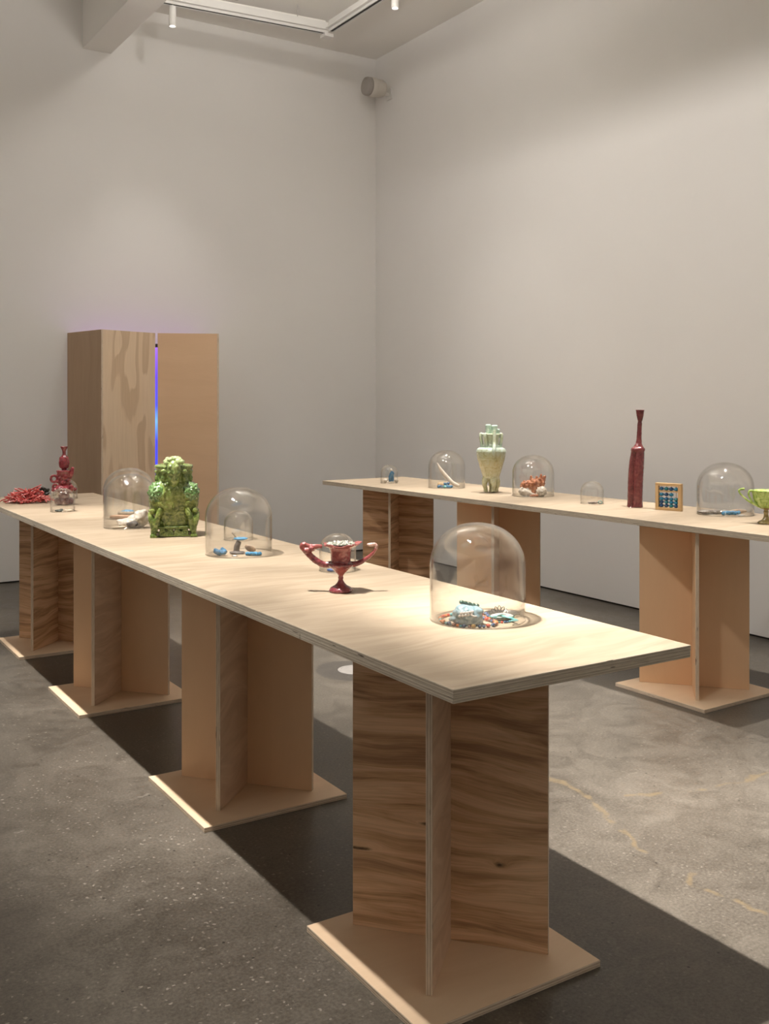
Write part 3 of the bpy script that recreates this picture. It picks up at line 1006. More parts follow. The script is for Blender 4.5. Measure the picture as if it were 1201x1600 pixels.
    for s in (-1, 1):
        for k in range(4):
            cx = -0.052 + 0.0347 * k
            tube(bm, [(cx + 0.0125 * math.cos(i * PI / 7), s * 0.080, 0.019 + 0.0135 * math.sin(i * PI / 7)) for i in range(14)], 0.0048, 7, True)
            ball(bm, (cx, s * 0.081, 0.019), (0.006, 0.006, 0.007), 1)
        stube(bm, [(-0.088, s * 0.082, 0.047, .005), (0.0, s * 0.084, 0.045, .005), (0.088, s * 0.082, 0.047, .005)], 7, 4)
        tube(bm, [(-0.085, s * 0.080, 0.004), (0.085, s * 0.080, 0.004)], 0.004, 6)
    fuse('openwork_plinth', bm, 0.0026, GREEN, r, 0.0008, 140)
    tag(r, 'squat green glazed ceramic jar with creature head and mossy shoulders', 'jar')


green_jar()


def red_tower():
    r = empty('stacked_vessel', (1.668, 6.33, T), R(-32))
    bm = bmesh.new()
    for k in range(6):
        a = k * 2 * PI / 6 + 0.2
        ball(bm, (0.040 * math.cos(a), 0.030 * math.sin(a), 0.022), (0.021, 0.019, 0.023), 2)
    lathe(bm, [(0.045, 0.002), (0.05, 0.02), (0.035, 0.045), (0.03, 0.075), (0.045, 0.09)], 24)
    fuse('foot', bm, 0.0035, RED_DK, r, 0.002, 70)
    bm = bmesh.new()
    lathe(bm, [(0.030, 0.080), (0.062, 0.090), (0.070, 0.098), (0.064, 0.106), (0.046, 0.118), (0.030, 0.126)], 28)
    for k in range(14):
        a = k * 2 * PI / 14
        ball(bm, (0.066 * math.cos(a), 0.066 * math.sin(a), 0.093), (0.013, 0.011, 0.012), 1, None, 0.3, 2, k)
    ball(bm, (0.052, -0.045, 0.100), (0.020, 0.012, 0.030), 2, (0.2, 0.4, 0.3))
    fuse('ruffled_skirt', bm, 0.0035, RED, r, 0.002, 80)
    bm = bmesh.new()
    lathe(bm, [(0.030, 0.118), (0.036, 0.135), (0.033, 0.155), (0.040, 0.185), (0.046, 0.205), (0.048, 0.212), (0.034, 0.214)], 24)
    for k in range(16):
        a = k * 2.4
        ball(bm, (0.036 * math.cos(a), 0.036 * math.sin(a), 0.128 + 0.005 * k), (0.013, 0.013, 0.011), 1, None, 0.3, 2, k)
    fuse('body', bm, 0.0032, RED, r, 0.002, 80)
    bm = bmesh.new()
    stube(bm, [(0.034, 0, 0.170, .014), (0.046, -0.004, 0.195, .015), (0.050, -0.004, 0.215, .013), (0.058, -0.004, 0.232, .009)], 10, 4)
    fuse('spout', bm, 0.003, RED, r, 0.001, 80)
    bm = bmesh.new()
    tube(bm, [(-0.062 + 0.020 * math.cos(i * PI / 8), 0, 0.160 + 0.020 * math.sin(i * PI / 8)) for i in range(16)], 0.0085, 9, True)
    stube(bm, [(-0.046, 0, 0.145, .010), (-0.032, 0, 0.140, .012)], 8, 3)
    fuse('ring_handle', bm, 0.003, RED, r, 0.001, 80)
    bm = bmesh.new()
    tube(bm, [(-0.050 + 0.013 * math.cos(i * PI / 8), -0.02, 0.110 + 0.017 * math.sin(i * PI / 8)) for i in range(16)], 0.007, 9, True)
    fuse('ring_handle', bm, 0.003, RED, r, 0.001, 80)
    bm = bmesh.new()
    lathe(bm, [(0.018, 0.208), (0.014, 0.222), (0.024, 0.228), (0.027, 0.245), (0.029, 0.270), (0.027, 0.290), (0.018, 0.302), (0.011, 0.310), (0.010, 0.325), (0.013, 0.338), (0.022, 0.356), (0.0235, 0.362), (0.019, 0.361), (0.012, 0.345)], 28)
    for k in range(5):
        a = k * 2 * PI / 5
        stube(bm, [(0.024 * math.cos(a), 0.024 * math.sin(a), 0.232, .006), (0.027 * math.cos(a), 0.027 * math.sin(a), 0.262, .007), (0.022 * math.cos(a), 0.022 * math.sin(a), 0.295, .006)], 7, 3)
    fuse('bottle_neck', bm, 0.0028, RED, r, 0.0014, 110)
    tag(r, 'crimson ceramic vessel stacked like a tower with ring handles', 'vessel')


red_tower()


def pale_vase():
    r = empty('pale_vase', (4.458, 5.600, T), R(-38))
    bm = bmesh.new()
    lathe(bm, [(0.040, 0.085), (0.058, 0.100), (0.064, 0.125), (0.078, 0.17), (0.094, 0.225), (0.104, 0.27), (0.106, 0.292), (0.100, 0.308), (0.082, 0.318), (0.064, 0.321), (0.05, 0.318)], 44)
    for z in (0.232, 0.286, 0.304):
        rr = 0.0955 if z < .25 else (0.1045 if z < 0.29 else 0.098)
        tube(bm, [(rr * math.cos(i * PI / 20), rr * math.sin(i * PI / 20), z) for i in range(40)], 0.0028, 6, True)
    fuse('body', bm, 0.0035, PALE, r, 0.0012, 60)
    bm = bmesh.new()
    lathe(bm, [(0.060, 0.312), (0.060, 0.33), (0.052, 0.34), (0.052, 0.375), (0.058, 0.395), (0.066, 0.408), (0.064, 0.416), (0.052, 0.414), (0.045, 0.39)], 36)
    fuse('neck', bm, 0.0032, PALE, r, 0.0012, 70)
    for a in (R(180), R(0), R(100), R(235)):
        c, s = math.cos(a), math.sin(a)
        bm = bmesh.new()
        stube(bm, [(0.050 * c, 0.050 * s, 0.408, .010), (0.072 * c, 0.072 * s, 0.413, .010), (0.074 * c, 0.074 * s, 0.39, .012), (0.069 * c, 0.069 * s, 0.355, .012), (0.064 * c, 0.064 * s, 0.318, .012)], 10, 4)
        fuse('lobed_handle', bm, 0.003, PALE, r, 0.001, 90)
    for (x, y, top, rad) in ((-0.020, 0.0, 0.482, .021), (0.024, -0.015, 0.477, .023), (0.047, -0.005, 0.450, .016)):
        bm = bmesh.new()
        stube(bm, [(x, y, 0.385, rad * .9), (x, y, 0.42, rad * .95), (x, y, 0.455 if top > .46 else .43, rad), (x, y, top - 0.006, rad * .97), (x, y, top, rad * .6)], 12, 4)
        fuse('finger', bm, 0.003, glaze('mint_white_glaze_%d' % int(top * 1000), [(0.3, (0.35, 0.52, 0.42)), (0.7, (0.70, 0.82, 0.70))], 30, 0.16, 0.3, 80), r, 0.001, 90)['label'] = 'mint finger rising from the vase mouth'
    bm = bmesh.new()
    stube(bm, [(0.022, -0.058, 0.44, .014), (0.022, -0.066, 0.40, .016), (0.022, -0.076, 0.35, .016), (0.020, -0.098, 0.312, .018), (0.018, -0.108, 0.28, .016), (0.018, -0.100, 0.235, .013)], 12, 4, 0.8)
    fuse('drip_arm', bm, 0.003, PALE, r, 0.001, 80)
    for (a, k) in ((R(205), -1), (R(290), 0), (R(330), 1), (R(90), 2)):
        c, s = math.cos(a), math.sin(a)
        bm = bmesh.new()
        stube(bm, [(0.030 * c, 0.030 * s, 0.118, .026), (0.044 * c, 0.044 * s, 0.092, .025), (0.052 * c, 0.052 * s, 0.060, .019), (0.044 * c, 0.044 * s, 0.030, .0145), (0.042 * c, 0.042 * s, 0.012, .0155), (0.044 * c, 0.044 * s, 0.003, .0165)], 14, 4)
        fuse('leg', bm, 0.0032, PALE, r, 0.0014, 80)
    tag(r, 'pale yellow and mint ceramic vase on stubby legs with raised fingers', 'vase')


pale_vase()


def red_bottle():
    r = empty('tall_bottle', (4.556, 4.312, T), R(-47))
    bm = bmesh.new()
    seg = 40
    rings = []
    prof = [(0.046, 0.0, -0.012), (0.048, 0.004, -0.012), (0.045, 0.03, -0.012), (0.045, 0.12, -0.010), (0.0455, 0.20, -0.007), (0.0445, 0.27, -0.002), (0.041, 0.325, 0.003), (0.0395, 0.336, 0.004), (0.0425, 0.345, 0.005), (0.041, 0.356, 0.006), (0.028, 0.368, 0.008), (0.0185, 0.385, 0.010), (0.0155, 0.41, 0.012), (0.014, 0.46, 0.014), (0.014, 0.505, 0.016), (0.0115, 0.517, 0.017), (0.015, 0.525, 0.018)]
    for q, z, off in prof:
        ring = []
        body = 1.0 if 0.0 < z < 0.33 else 0.0
        for i in range(seg):
            a = 2 * PI * i / seg
            x, y = q * math.cos(a), q * 0.86 * math.sin(a)
            # vertical pinch in the front left
            da = math.atan2(math.sin(a - R(240)), math.cos(a - R(240)))
            k = 1 - body * 0.46 * math.exp(-(da / 0.24) ** 2)
            ring.append(bm.verts.new((x * k + off, y * k, z)))
        rings.append(ring)
    for a, b in zip(rings[:-1], rings[1:]):
        for i in range(seg):
            j = (i + 1) % seg
            bm.faces.new((a[i], a[j], b[j], b[i]))
    bm.faces.new(rings[0][::-1])
    bm.faces.new(rings[-1])
    fuse('body', bm, 0.0028, RED_DK, r, 0.0011, 90)
    bm = bmesh.new()
    lathe(bm, [(0.012, 0.519), (0.0155, 0.53), (0.021, 0.555), (0.0245, 0.582), (0.0265, 0.589), (0.024, 0.590), (0.020, 0.575), (0.010, 0.54)], 30, Matrix.Translation((0.018, 0, 0)))
    obj('flared_mouth', bm, RED_DK, r, True)
    tag(r, 'tall slender dark red ceramic bottle beside the abacus', 'bottle')


red_bottle()


def green_cup():
    r = empty('green_cup', (4.496, 3.355, T), R(-50))
    bm = bmesh.new()
    lathe(bm, [(0.042, 0), (0.043, 0.006), (0.034, 0.014), (0.020, 0.021), (0.013, 0.035), (0.011, 0.05), (0.014, 0.062), (0.010, 0.068), (0.016, 0.076), (0.028, 0.084)], 30)
    fuse('foot', bm, 0.0026, OLIVE, r, 0.0008, 120)['label'] = 'olive brown foot'
    bm = bmesh.new()
    lathe(bm, [(0.006, 0.078), (0.026, 0.083), (0.042, 0.095), (0.054, 0.118), (0.060, 0.145), (0.064, 0.166), (0.068, 0.172), (0.065, 0.175), (0.058, 0.165), (0.050, 0.125), (0.030, 0.10), (0.005, 0.095)], 40, None, True, True)
    o = obj('bowl', bm, LIME, r, True)
    for s in (-1, 1):
        bm = bmesh.new()
        stube(bm, [(s * 0.012, 0, 0.078, .006), (s * 0.045, 0, 0.092, .006), (s * 0.090, 0, 0.118, .0055), (s * 0.122, 0, 0.148, .005), (s * 0.134, 0, 0.166, .005), (s * 0.126, 0, 0.176, .006), (s * 0.105, 0, 0.178, .007)], 9, 5)
        for k in (-1, 1):
            stube(bm, [(s * 0.030, k * 0.008, 0.086, .006), (s * 0.062, k * 0.012, 0.105, .0055), (s * 0.078, k * 0.012, 0.13, .005), (s * 0.086, k * 0.010, 0.155, .005), (s * 0.078, k * 0.008, 0.17, .006), (s * 0.058, k * 0.006, 0.168, .006)], 9, 5)
        stube(bm, [(s * 0.04, 0, 0.10, .005), (s * 0.058, 0, 0.12, .005), (s * 0.062, 0, 0.15, .005), (s * 0.066, 0, 0.17, .007)], 8, 4)
        fuse('branching_handle', bm, 0.0026, LIME, r, 0.0008, 120)
    tag(r, 'lime green ceramic cup with branching handles at the right edge', 'cup')


green_cup()


def abacus():
    r = empty('abacus', (4.578, 4.082, T), math.atan2(4.006 - 4.16, 4.602 - 4.558))
    Wd, Ht, D = 0.162, 0.160, 0.026
    wm = wood('pale_honey_wood', (0.42, 0.26, 0.11), (0.56, 0.37, 0.18), (0.64, 0.46, 0.25), 'X', 6, 0.7, 0.2, 0.5)
    def bar(name, x0, x1, z0, z1, y0=-D / 2, y1=D / 2):
        return box_obj(name, x0, x1, y0, y1, z0, z1, wm, r, 0.0015)
    bar('frame_rail', -Wd / 2, Wd / 2, 0, 0.017)
    bar('frame_rail', -Wd / 2, Wd / 2, Ht - 0.017, Ht)
    bar('frame_stile', -Wd / 2, -Wd / 2 + 0.020, 0.017, Ht - 0.017)
    bar('frame_stile', Wd / 2 - 0.020, Wd / 2, 0.017, Ht - 0.017)
    bar('divider', -Wd / 2 + 0.020, Wd / 2 - 0.020, 0.108, 0.116, -0.009, 0.009)
    bm = bmesh.new()
    lathe(bm, [(0.0035, -0.0110), (0.0125, -0.0065), (0.0150, 0.0), (0.0125, 0.0065), (0.0035, 0.0110)], 16)
    blue = [plain('blue_bead_%d' % i, c, 0.25, 0.1, 60, 0.3, 60) for i, c in enumerate(((0.012, 0.10, 0.22), (0.015, 0.17, 0.30), (0.010, 0.06, 0.16), (0.02, 0.17, 0.21)))]
    me = bpy.data.meshes.new('bead')
    bm.to_mesh(me)
    bm.free()
    for p in me.polygons:
        p.use_smooth = True
    mes = []
    for b in blue:
        m2 = me.copy()
        m2.materials.append(b)
        mes.append(m2)
    rnd = random.Random(2)
    for i in range(4):
        x = -0.046 + 0.0305 * i
        bmr = bmesh.new()
        lathe(bmr, [(0.002, 0.015), (0.002, Ht - 0.015)], 8)
        rod = obj('rod', bmr, wm, r)
        rod.location = (x, 0, 0)
        zs = [0.1265] + [0.0275 + 0.0197 * k + (0.006 if i in (0, 1, 2) and k == 3 else 0) for k in range(4 if i != 3 else 3)]
        for z in zs:
            b = bpy.data.objects.new('bead', rnd.choice(mes))
            COL.objects.link(b)
            b.parent = r
            sc_ = rnd.uniform(0.86, 1.0)
            b.scale = (sc_, sc_, 0.94)
            b.location = (x, 0, z)
    tag(r, 'small honey wood abacus with blue beads, right of the red bottle', 'abacus')


abacus()

# ------------------------------------------------------------------ loose things
BLUE = plain('turquoise_blue', (0.02, 0.15, 0.30), 0.35, 0.4, 90, 0.4, 40)
BLUE_B = plain('bright_blue', (0.03, 0.24, 0.46), 0.3, 0.4, 110, 0.3, 60)
DARKST = plain('dark_grey_stone', (0.10, 0.085, 0.078), 0.5, 0.5, 90, 0.4, 40)
BLACKST = plain('glossy_black_stone', (0.022, 0.02, 0.018), 0.22, 0.3, 60, 0.4, 40)
WHITEST = glaze('white_shell', [(0.3, (0.50, 0.42, 0.33)), (0.55, (0.76, 0.70, 0.62)), (0.8, (0.82, 0.79, 0.75))], 30, 0.4, 0.4, 80, 0.1)
BROWNST = plain('brown_shard', (0.42, 0.30, 0.21), 0.5, 0.4, 70, 0.3, 50)
CREAM = plain('cream_bone', (0.72, 0.60, 0.46), 0.4, 0.1, 60, 0.12, 30)
TEAL = plain('teal_stone', (0.05, 0.30, 0.30), 0.35, 0.3, 90, 0.3, 50)
ORANGE = glaze('orange_coral', [(0.3, (0.26, 0.07, 0.03)), (0.55, (0.52, 0.20, 0.09)), (0.75, (0.66, 0.36, 0.20))], 50, 0.4, 0.5, 120, 0.1)
PINKRED = glaze('coral_red', [(0.3, (0.36, 0.03, 0.035)), (0.55, (0.62, 0.10, 0.09)), (0.75, (0.74, 0.22, 0.19))], 60, 0.35, 0.2, 90, 0.2)


def single(name, bm, m, loc, label, cat, rz=0.0, group=None, voxel=None, rough=0.0, rs=80):
    if voxel:
        o = fuse(name, bm, voxel, m, None, rough, rs)
    else:
        o = obj(name, bm, m, None, True)
    o.location = (*loc[:2], (loc[2] if len(loc) > 2 else T))
    o.rotation_euler.z = rz
    # sit exactly on its support
    zmin = min(v.co.z for v in o.data.vertices)
    for v in o.data.vertices:
        v.co.z -= zmin
    return tag(o, label, cat, group)


def settle(root):
    m = min((root.matrix_world.inverted() @ c.matrix_world @ v.co).z for c in root.children for v in c.data.vertices)
    root.location.z = T - m


bpy.context.view_layer.update()
for root in [o for o in COL.objects if o.parent is None and o.get('category') in ('cup', 'jar', 'vessel', 'vase', 'bottle', 'abacus')]:
    settle(root)

PINKPALE = glaze('pale_coral', [(0.3, (0.50, 0.09, 0.09)), (0.55, (0.70, 0.30, 0.27)), (0.75, (0.78, 0.55, 0.50))], 60, 0.35, 0.2, 90, 0.2)
V = R(-32.46)    # local +X to the viewer's right, +Y away

# --- heap of red coral branches at the far end of the near table
heap = empty('coral_heap', (1.51, 6.60, T), V)
rnd = random.Random(5)
for k in range(150):
    a = rnd.uniform(0, 2 * PI)
    q = 0.135 * math.sqrt(rnd.random())
    hmax = 0.088 * max(0.0, 1 - (q / 0.15) ** 1.5)
    z = 0.006 + rnd.random() * hmax
    d = rnd.uniform(0, 2 * PI)
    L = rnd.uniform(0.03, 0.055)
    cx, cy = q * math.cos(a), q * 0.7 * math.sin(a)
    sl = rnd.uniform(-0.75, 0.75) * (1 if z > 0.02 else 0.05)
    bm = bmesh.new()
    rr = rnd.uniform(0.0032, 0.0048)
    p0 = Vector((cx - L * math.cos(d), cy - L * math.sin(d), max(z - sl * L, rr)))
    p2 = Vector((cx + L * math.cos(d), cy + L * math.sin(d), max(z + sl * L, rr)))
    p1 = (p0 + p2) / 2 + Vector((rnd.uniform(-.012, .012), rnd.uniform(-.012, .012), rnd.uniform(0, .010)))
    p3 = p1 + Vector((rnd.uniform(-.02, .02), rnd.uniform(-.02, .02), 0.004))
    tube(bm, smooth_path([p0, p1, p2], 3), [rr] * 6 + [rr * 0.6], 6)
    tube(bm, [p1, p3], [rr, rr * .6], 5)
    obj('coral_branch', bm, PINKPALE if k % 4 == 0 else PINKRED, heap, True)
tag(heap, 'heap of bright red coral branches on the far left end of the near table', 'coral')

bm = bmesh.new()
for (x, y, z, a, b, c, rot) in ((-0.03, 0, 0.016, .03, .018, .014, .2), (0.02, 0.0, 0.015, .034, .017, .013, -.3), (-0.005, 0.01, 0.036, .028, .016, .012, .8), (0.012, -0.004, 0.052, .030, .013, .010, .5), (-0.03, -.012, 0.045, .012, .012, .022, .3), (0.03, 0.01, 0.040, .022, .014, .012, -.6)):
    ball(bm, (x, y, z), (a, b, c), 2, (0.2, rot, rot), 0.25, 2.0, x * 50)
single('black_stone', bm, BLACKST, (1.695, 6.98), 'lumpy glossy black stone at the far end of the near table behind the red coral', 'stone', V, None, 0.003, 0.0008)
bm = bmesh.new()
stube(bm, [(-0.028, 0, 0.018, .020), (0.0, 0, 0.03, .026), (0.022, 0, 0.044, .016), (0.036, 0, 0.054, .004)], 14, 4)
single('cone_shell', bm, WHITEST, (1.775, 6.93), 'pale cream cone shell beside the black stone', 'shell', V, None, 0.003, 0.0008)

# --- in the small dome before the red vessel
bm = bmesh.new()
ball(bm, (0, 0, 0.006), (0.026, 0.014, 0.007), 2, None, 0.3, 2)
ball(bm, (0.012, 0.002, 0.012), (0.009, 0.008, 0.006), 2)
single('dark_pebble', bm, plain('dark_green_stone', (0.03, 0.055, 0.05), 0.3, 0.3, 90, 0.4, 50), (1.535, 5.932), 'dark green pebble under the small dome in front of the red vessel', 'stone', V)
bm = bmesh.new()
ball(bm, (0, 0, 0.006), (0.022, 0.012, 0.006), 2, None, 0.4, 2)
ball(bm, (-0.018, 0, 0.006), (0.010, 0.008, 0.005), 2)
single('bone_chip', bm, CREAM, (1.585, 5.915), 'cream bone chip beside the dark green pebble', 'bone', V)

# --- white rock with a brown hollow (dome left of green jar)
rock = empty('white_rock', (1.655, 4.955, T), V)
bm = bmesh.new()
ball(bm, (-0.030, 0, 0.020), (0.060, 0.034, 0.024), 3, None, 0.35, 1.6, 3)
ball(bm, (0.030, 0.01, 0.042), (0.042, 0.036, 0.044), 3, (0, 0.3, 0), 0.35, 1.8, 5)
ball(bm, (0.000, 0.008, 0.030), (0.04, 0.03, 0.034), 2)
fuse('rock_body', bm, 0.0035, WHITEST, rock, 0.002, 50)
bm = bmesh.new()
ball(bm, (0.0, -0.034, 0.016), (0.032, 0.010, 0.016), 2, None, 0.3, 2)
obj('brown_hollow', bm, DARKST, rock, True)['label'] = 'dark brown hollow'
bpy.context.view_layer.update()
settle(rock)
tag(rock, 'white shell-like rock with a brown hollow under the dome left of the green jar', 'rock')
bm = bmesh.new()
stube(bm, [(-0.04, 0, 0.004, .0045), (0.0, 0.003, 0.007, .006), (0.03, 0.0, 0.010, .004)], 8, 4)
single('bone_splinter', bm, CREAM, (1.585, 4.955), 'thin cream bone splinter left of the white rock', 'bone', V + 0.25)

# blue ring, orange stick (rear large dome)
ring = empty('blue_ring', (1.800, 5.495, T + 0.0), V)
bm = bmesh.new()
N = 26
tube(bm, [(0.047 * math.cos(2 * PI * i / N), 0.020 * math.sin(2 * PI * i / N), 0.016) for i in range(N)], 0.012, 9, True)
fuse('stone_rim', bm, 0.003, plain('tan_rim', (0.36, 0.28, 0.20), 0.5, 0.4, 90, 0.4, 50), ring, 0.0014, 90)
bm = bmesh.new()
ball(bm, (0, -0.004, 0.020), (0.040, 0.020, 0.0165), 3, None, 0.3, 2.4)
obj('blue_inlay', bm, BLUE_B, ring, True)['label'] = 'bright blue inlay'
tag(ring, 'oval stone with bright blue inlay in a tan rim, under the rear dome', 'stone')
bm = bmesh.new()
stube(bm, [(-0.066, 0, 0.012, .008), (-0.03, 0, 0.012, .0115), (0.02, 0, 0.012, .0115), (0.05, 0.0, 0.012, .009)], 12, 5)
single('orange_stick', bm, plain('orange_wood', (0.58, 0.30, 0.15), 0.4, 0.2, 60, 0.25, 40), (1.725, 5.365), 'smooth orange stick lying in front of the blue inlaid stone', 'stick', V)
bm = bmesh.new()
tube(bm, [(0.012 * math.cos(2 * PI * i / 14), 0.008 * math.sin(2 * PI * i / 14), 0.004) for i in range(14)], 0.003, 7, True)
single('shell_ring', bm, CREAM, (1.660, 5.405), 'tiny cream ring at the left end of the orange stick', 'ring', V)

# --- blue nuggets and mushroom (middle large dome)
bm = bmesh.new()
for (x, y, z, q) in ((-0.017, 0, 0.013, .012), (0, 0, 0.010, .013), (0.016, 0, 0.012, .013), (0.008, 0.002, 0.024, .008), (-0.022, 0, 0.022, .006), (0.012, -.008, 0.010, .010), (-0.008, -.008, 0.010, .011)):
    ball(bm, (x, y, z), q, 2, None, 0.4, 2.0, x * 99)
single('blue_nugget', bm, BLUE, (1.650, 3.855), 'crown-like blue nugget at the left of the middle dome', 'stone', V, 'blue stones', 0.0022, 0.0008, 120)
bm = bmesh.new()
for k in range(7):
    ball(bm, (-0.026 + 0.009 * k, 0.003 * (-1) ** k, 0.008), (0.0085, 0.0085, 0.008), 2, None, 0.4, 2, k)
single('blue_bar', bm, BLUE_B, (1.762, 3.778), 'knobbly bright blue bar at the right of the middle dome', 'stone', V - 0.15, 'blue stones', 0.002, 0.0008, 120)
bm = bmesh.new()
ball(bm, (0, 0, 0.005), (0.034, 0.024, 0.006), 2, None, 0.25, 2)
stube(bm, [(-0.004, 0, 0.006, .012), (0.0, 0, 0.03, .0125), (0.006, 0, 0.046, .011), (0.009, 0, 0.052, .010)], 12, 4)
single('dark_stalk', bm, DARKST, (1.728, 3.862), 'dark grey stalk on a flat foot in the middle dome', 'stone', V, None, 0.0024, 0.0008, 100)
bm = bmesh.new()
ball(bm, (0, 0, 0.005), (0.028, 0.020, 0.0065), 3, None, 0.3, 2)
o = single('blue_disc', bm, BLUE_B, (1.745, 3.862, T + 0.055), 'flat bright blue cap balanced on the dark stalk', 'stone', V, 'blue stones')
bm = bmesh.new()
ball(bm, (0, 0, 0.012), (0.026, 0.006, 0.015), 2, (0.3, 0.5, 0), 0.3, 2)
single('brown_shard', bm, BROWNST, (1.790, 3.866), 'thin brown shard leaning beside the dark stalk', 'shard', V, None)
bm = bmesh.new()
ball(bm, (0, 0, 0.003), (0.012, 0.008, 0.003), 2, None, 0.4, 3)
single('silver_chip', bm, plain('silver', (0.7, 0.7, 0.7), 0.25, 0, 60, 0, 8, 0.5, 0.8), (1.690, 3.800), 'tiny silver chip in front of the dark stalk', 'chip', V)
# twig in the small dome behind
bm = bmesh.new()
stube(bm, [(-0.02, 0, 0.035, .003), (0.0, 0, 0.012, .004), (0.010, 0, 0.004, .004), (0.04, 0.01, 0.005, .003)], 7, 4)
stube(bm, [(-0.014, 0, 0.028, .002), (-0.004, 0.006, 0.031, .0015)], 6, 3)
stube(bm, [(0.004, 0, 0.008, .003), (-0.018, -0.006, 0.003, .003)], 6, 3)
single('pale_twig', bm, plain('grey_twig', (0.42, 0.36, 0.29), 0.6, 0.3, 90, 0.3, 60), (1.900, 4.255), 'pale forked twig in the small dome behind the blue stones', 'twig', V)
# blue pebble behind the cup
bm = bmesh.new()
ball(bm, (0, 0, 0.006), (0.020, 0.012, 0.0065), 2, None, 0.35, 2)
single('blue_pebble', bm, plain('cobalt', (0.04, 0.13, 0.42), 0.3, 0.3, 90, 0.3, 50), (1.843, 3.262), 'small cobalt pebble in the dome behind the red cup', 'stone', V)

# --- big dome contents
bird = empty('blue_bird', (1.723, 2.268, T), V)
bm = bmesh.new()
ball(bm, (0, 0, 0.026), (0.050, 0.030, 0.026), 3, (0, 0.05, 0), 0.12, 1.4)
ball(bm, (-0.018, 0, 0.040), (0.026, 0.020, 0.015), 3)
ball(bm, (0.020, 0, 0.036), (0.030, 0.022, 0.014), 3)
ball(bm, (-0.046, -0.004, 0.016), (0.018, 0.014, 0.008), 2)
ball(bm, (0.0, 0, 0.010), (0.052, 0.030, 0.010), 2)
BIRD = glaze('grey_blue_glaze', [(0.3, (0.10, 0.17, 0.20)), (0.5, (0.25, 0.38, 0.43)), (0.72, (0.48, 0.58, 0.60))], 40, 0.25, 0.3, 90, 0.4)
for v in bm.verts:
    v.co.x *= 0.88
    v.co.z *= 1.06
fuse('bird_body', bm, 0.0022, BIRD, bird, 0.0010, 70)
bm = bmesh.new()
for i in range(5):
    for j in range(2):
        ball(bm, (-0.026 + i * 0.008 + j * 0.004, -0.026 - 0.002 * (2 - abs(i - 2)), 0.030 + 0.008 * j + 0.0012 * i), (0.0048, 0.0035, 0.0042), 1)
stube(bm, [(0.004, -0.029, 0.034, .002), (0.014, -0.029, 0.030, .002), (0.022, -0.027, 0.030, .0015)], 6, 3)
obj('white_feather_patch', bm, plain('white_enamel', (0.78, 0.72, 0.68), 0.35, 0.1, 90, 0.1, 60), bird, True)['label'] = 'white lattice patch'
bm = bmesh.new()
ball(bm, (0, 0, 0.003), (0.047, 0.029, 0.003), 2)
obj('dark_base', bm, plain('dark_teal', (0.03, 0.06, 0.075), 0.4), bird, True)
tag(bird, 'grey blue ceramic bird with a white patch among bead strings', 'figurine')
bm = bmesh.new()
for k in range(5):
    ball(bm, (-0.022 + 0.011 * k, 0, 0.008 - 0.0025 * k), (0.0075, 0.0065, 0.006), 2)
single('green_caterpillar', bm, glaze('deep_green_glaze', [(0.3, (0.015, 0.04, 0.03)), (0.6, (0.06, 0.13, 0.10)), (0.8, (0.20, 0.30, 0.26))], 90, 0.2, 0.3, 120), (1.735, 2.279, T + 0.0455), 'dark green segmented caterpillar piece on the blue bird', 'figurine', V, None, 0.0018, 0.0006)

bead_mats = [plain('bead_' + n, c, 0.25, 0.1, 200, 0.2, 90) for n, c in (
    ('red', (0.45, 0.06, 0.035)), ('orange', (0.62, 0.20, 0.06)), ('navy', (0.03, 0.07, 0.16)), ('green', (0.03, 0.12, 0.09)), ('amber', (0.55, 0.34, 0.10)), ('brown', (0.20, 0.09, 0.06)), ('teal', (0.10, 0.28, 0.30)))]
bead_mesh = []
for m in bead_mats:
    bm = bmesh.new()
    ball(bm, (0, 0, 0), (1, 1, 0.88), 2)
    me = bpy.data.meshes.new('bead')
    bm.to_mesh(me)
    bm.free()
    me.materials.append(m)
    for p in me.polygons:
        p.use_smooth = True
    bead_mesh.append(me)


def necklace(pts, rmin, rmax, label, seed, closed=True):
    """string of beads lying on the table; pts in world xy relative to the dome centre, viewer frame"""
    r = empty('bead_string', (1.790, 2.312, T), V)
    rnd = random.Random(seed)
    path = smooth_path([Vector((*p, 0.005)) for p in (pts + [pts[0]] if closed else pts)], 8)
    bm = bmesh.new()
    tube(bm, path[:-1] if closed else path, 0.0011, 6, closed)
    obj('cord', bm, bead_mats[6], r, True)
    acc = 0.0
    nxt = 0.003
    for a, b in zip(path[:-1], path[1:]):
        L = (b - a).length
        while nxt <= acc + L:
            f = (nxt - acc) / L
            p = a.lerp(b, f)
            q = rnd.uniform(rmin, rmax)
            o = bpy.data.objects.new('bead', rnd.choice(bead_mesh))
            COL.objects.link(o)
            o.parent = r
            o.scale = (q, q, q)
            o.location = (p.x, p.y, q * 0.88)
            nxt += q * 2.05 + (0.004 if rnd.random() < 0.3 else 0.0)
        acc += L
    return tag(r, label, 'necklace', 'bead strings under the nearest dome')


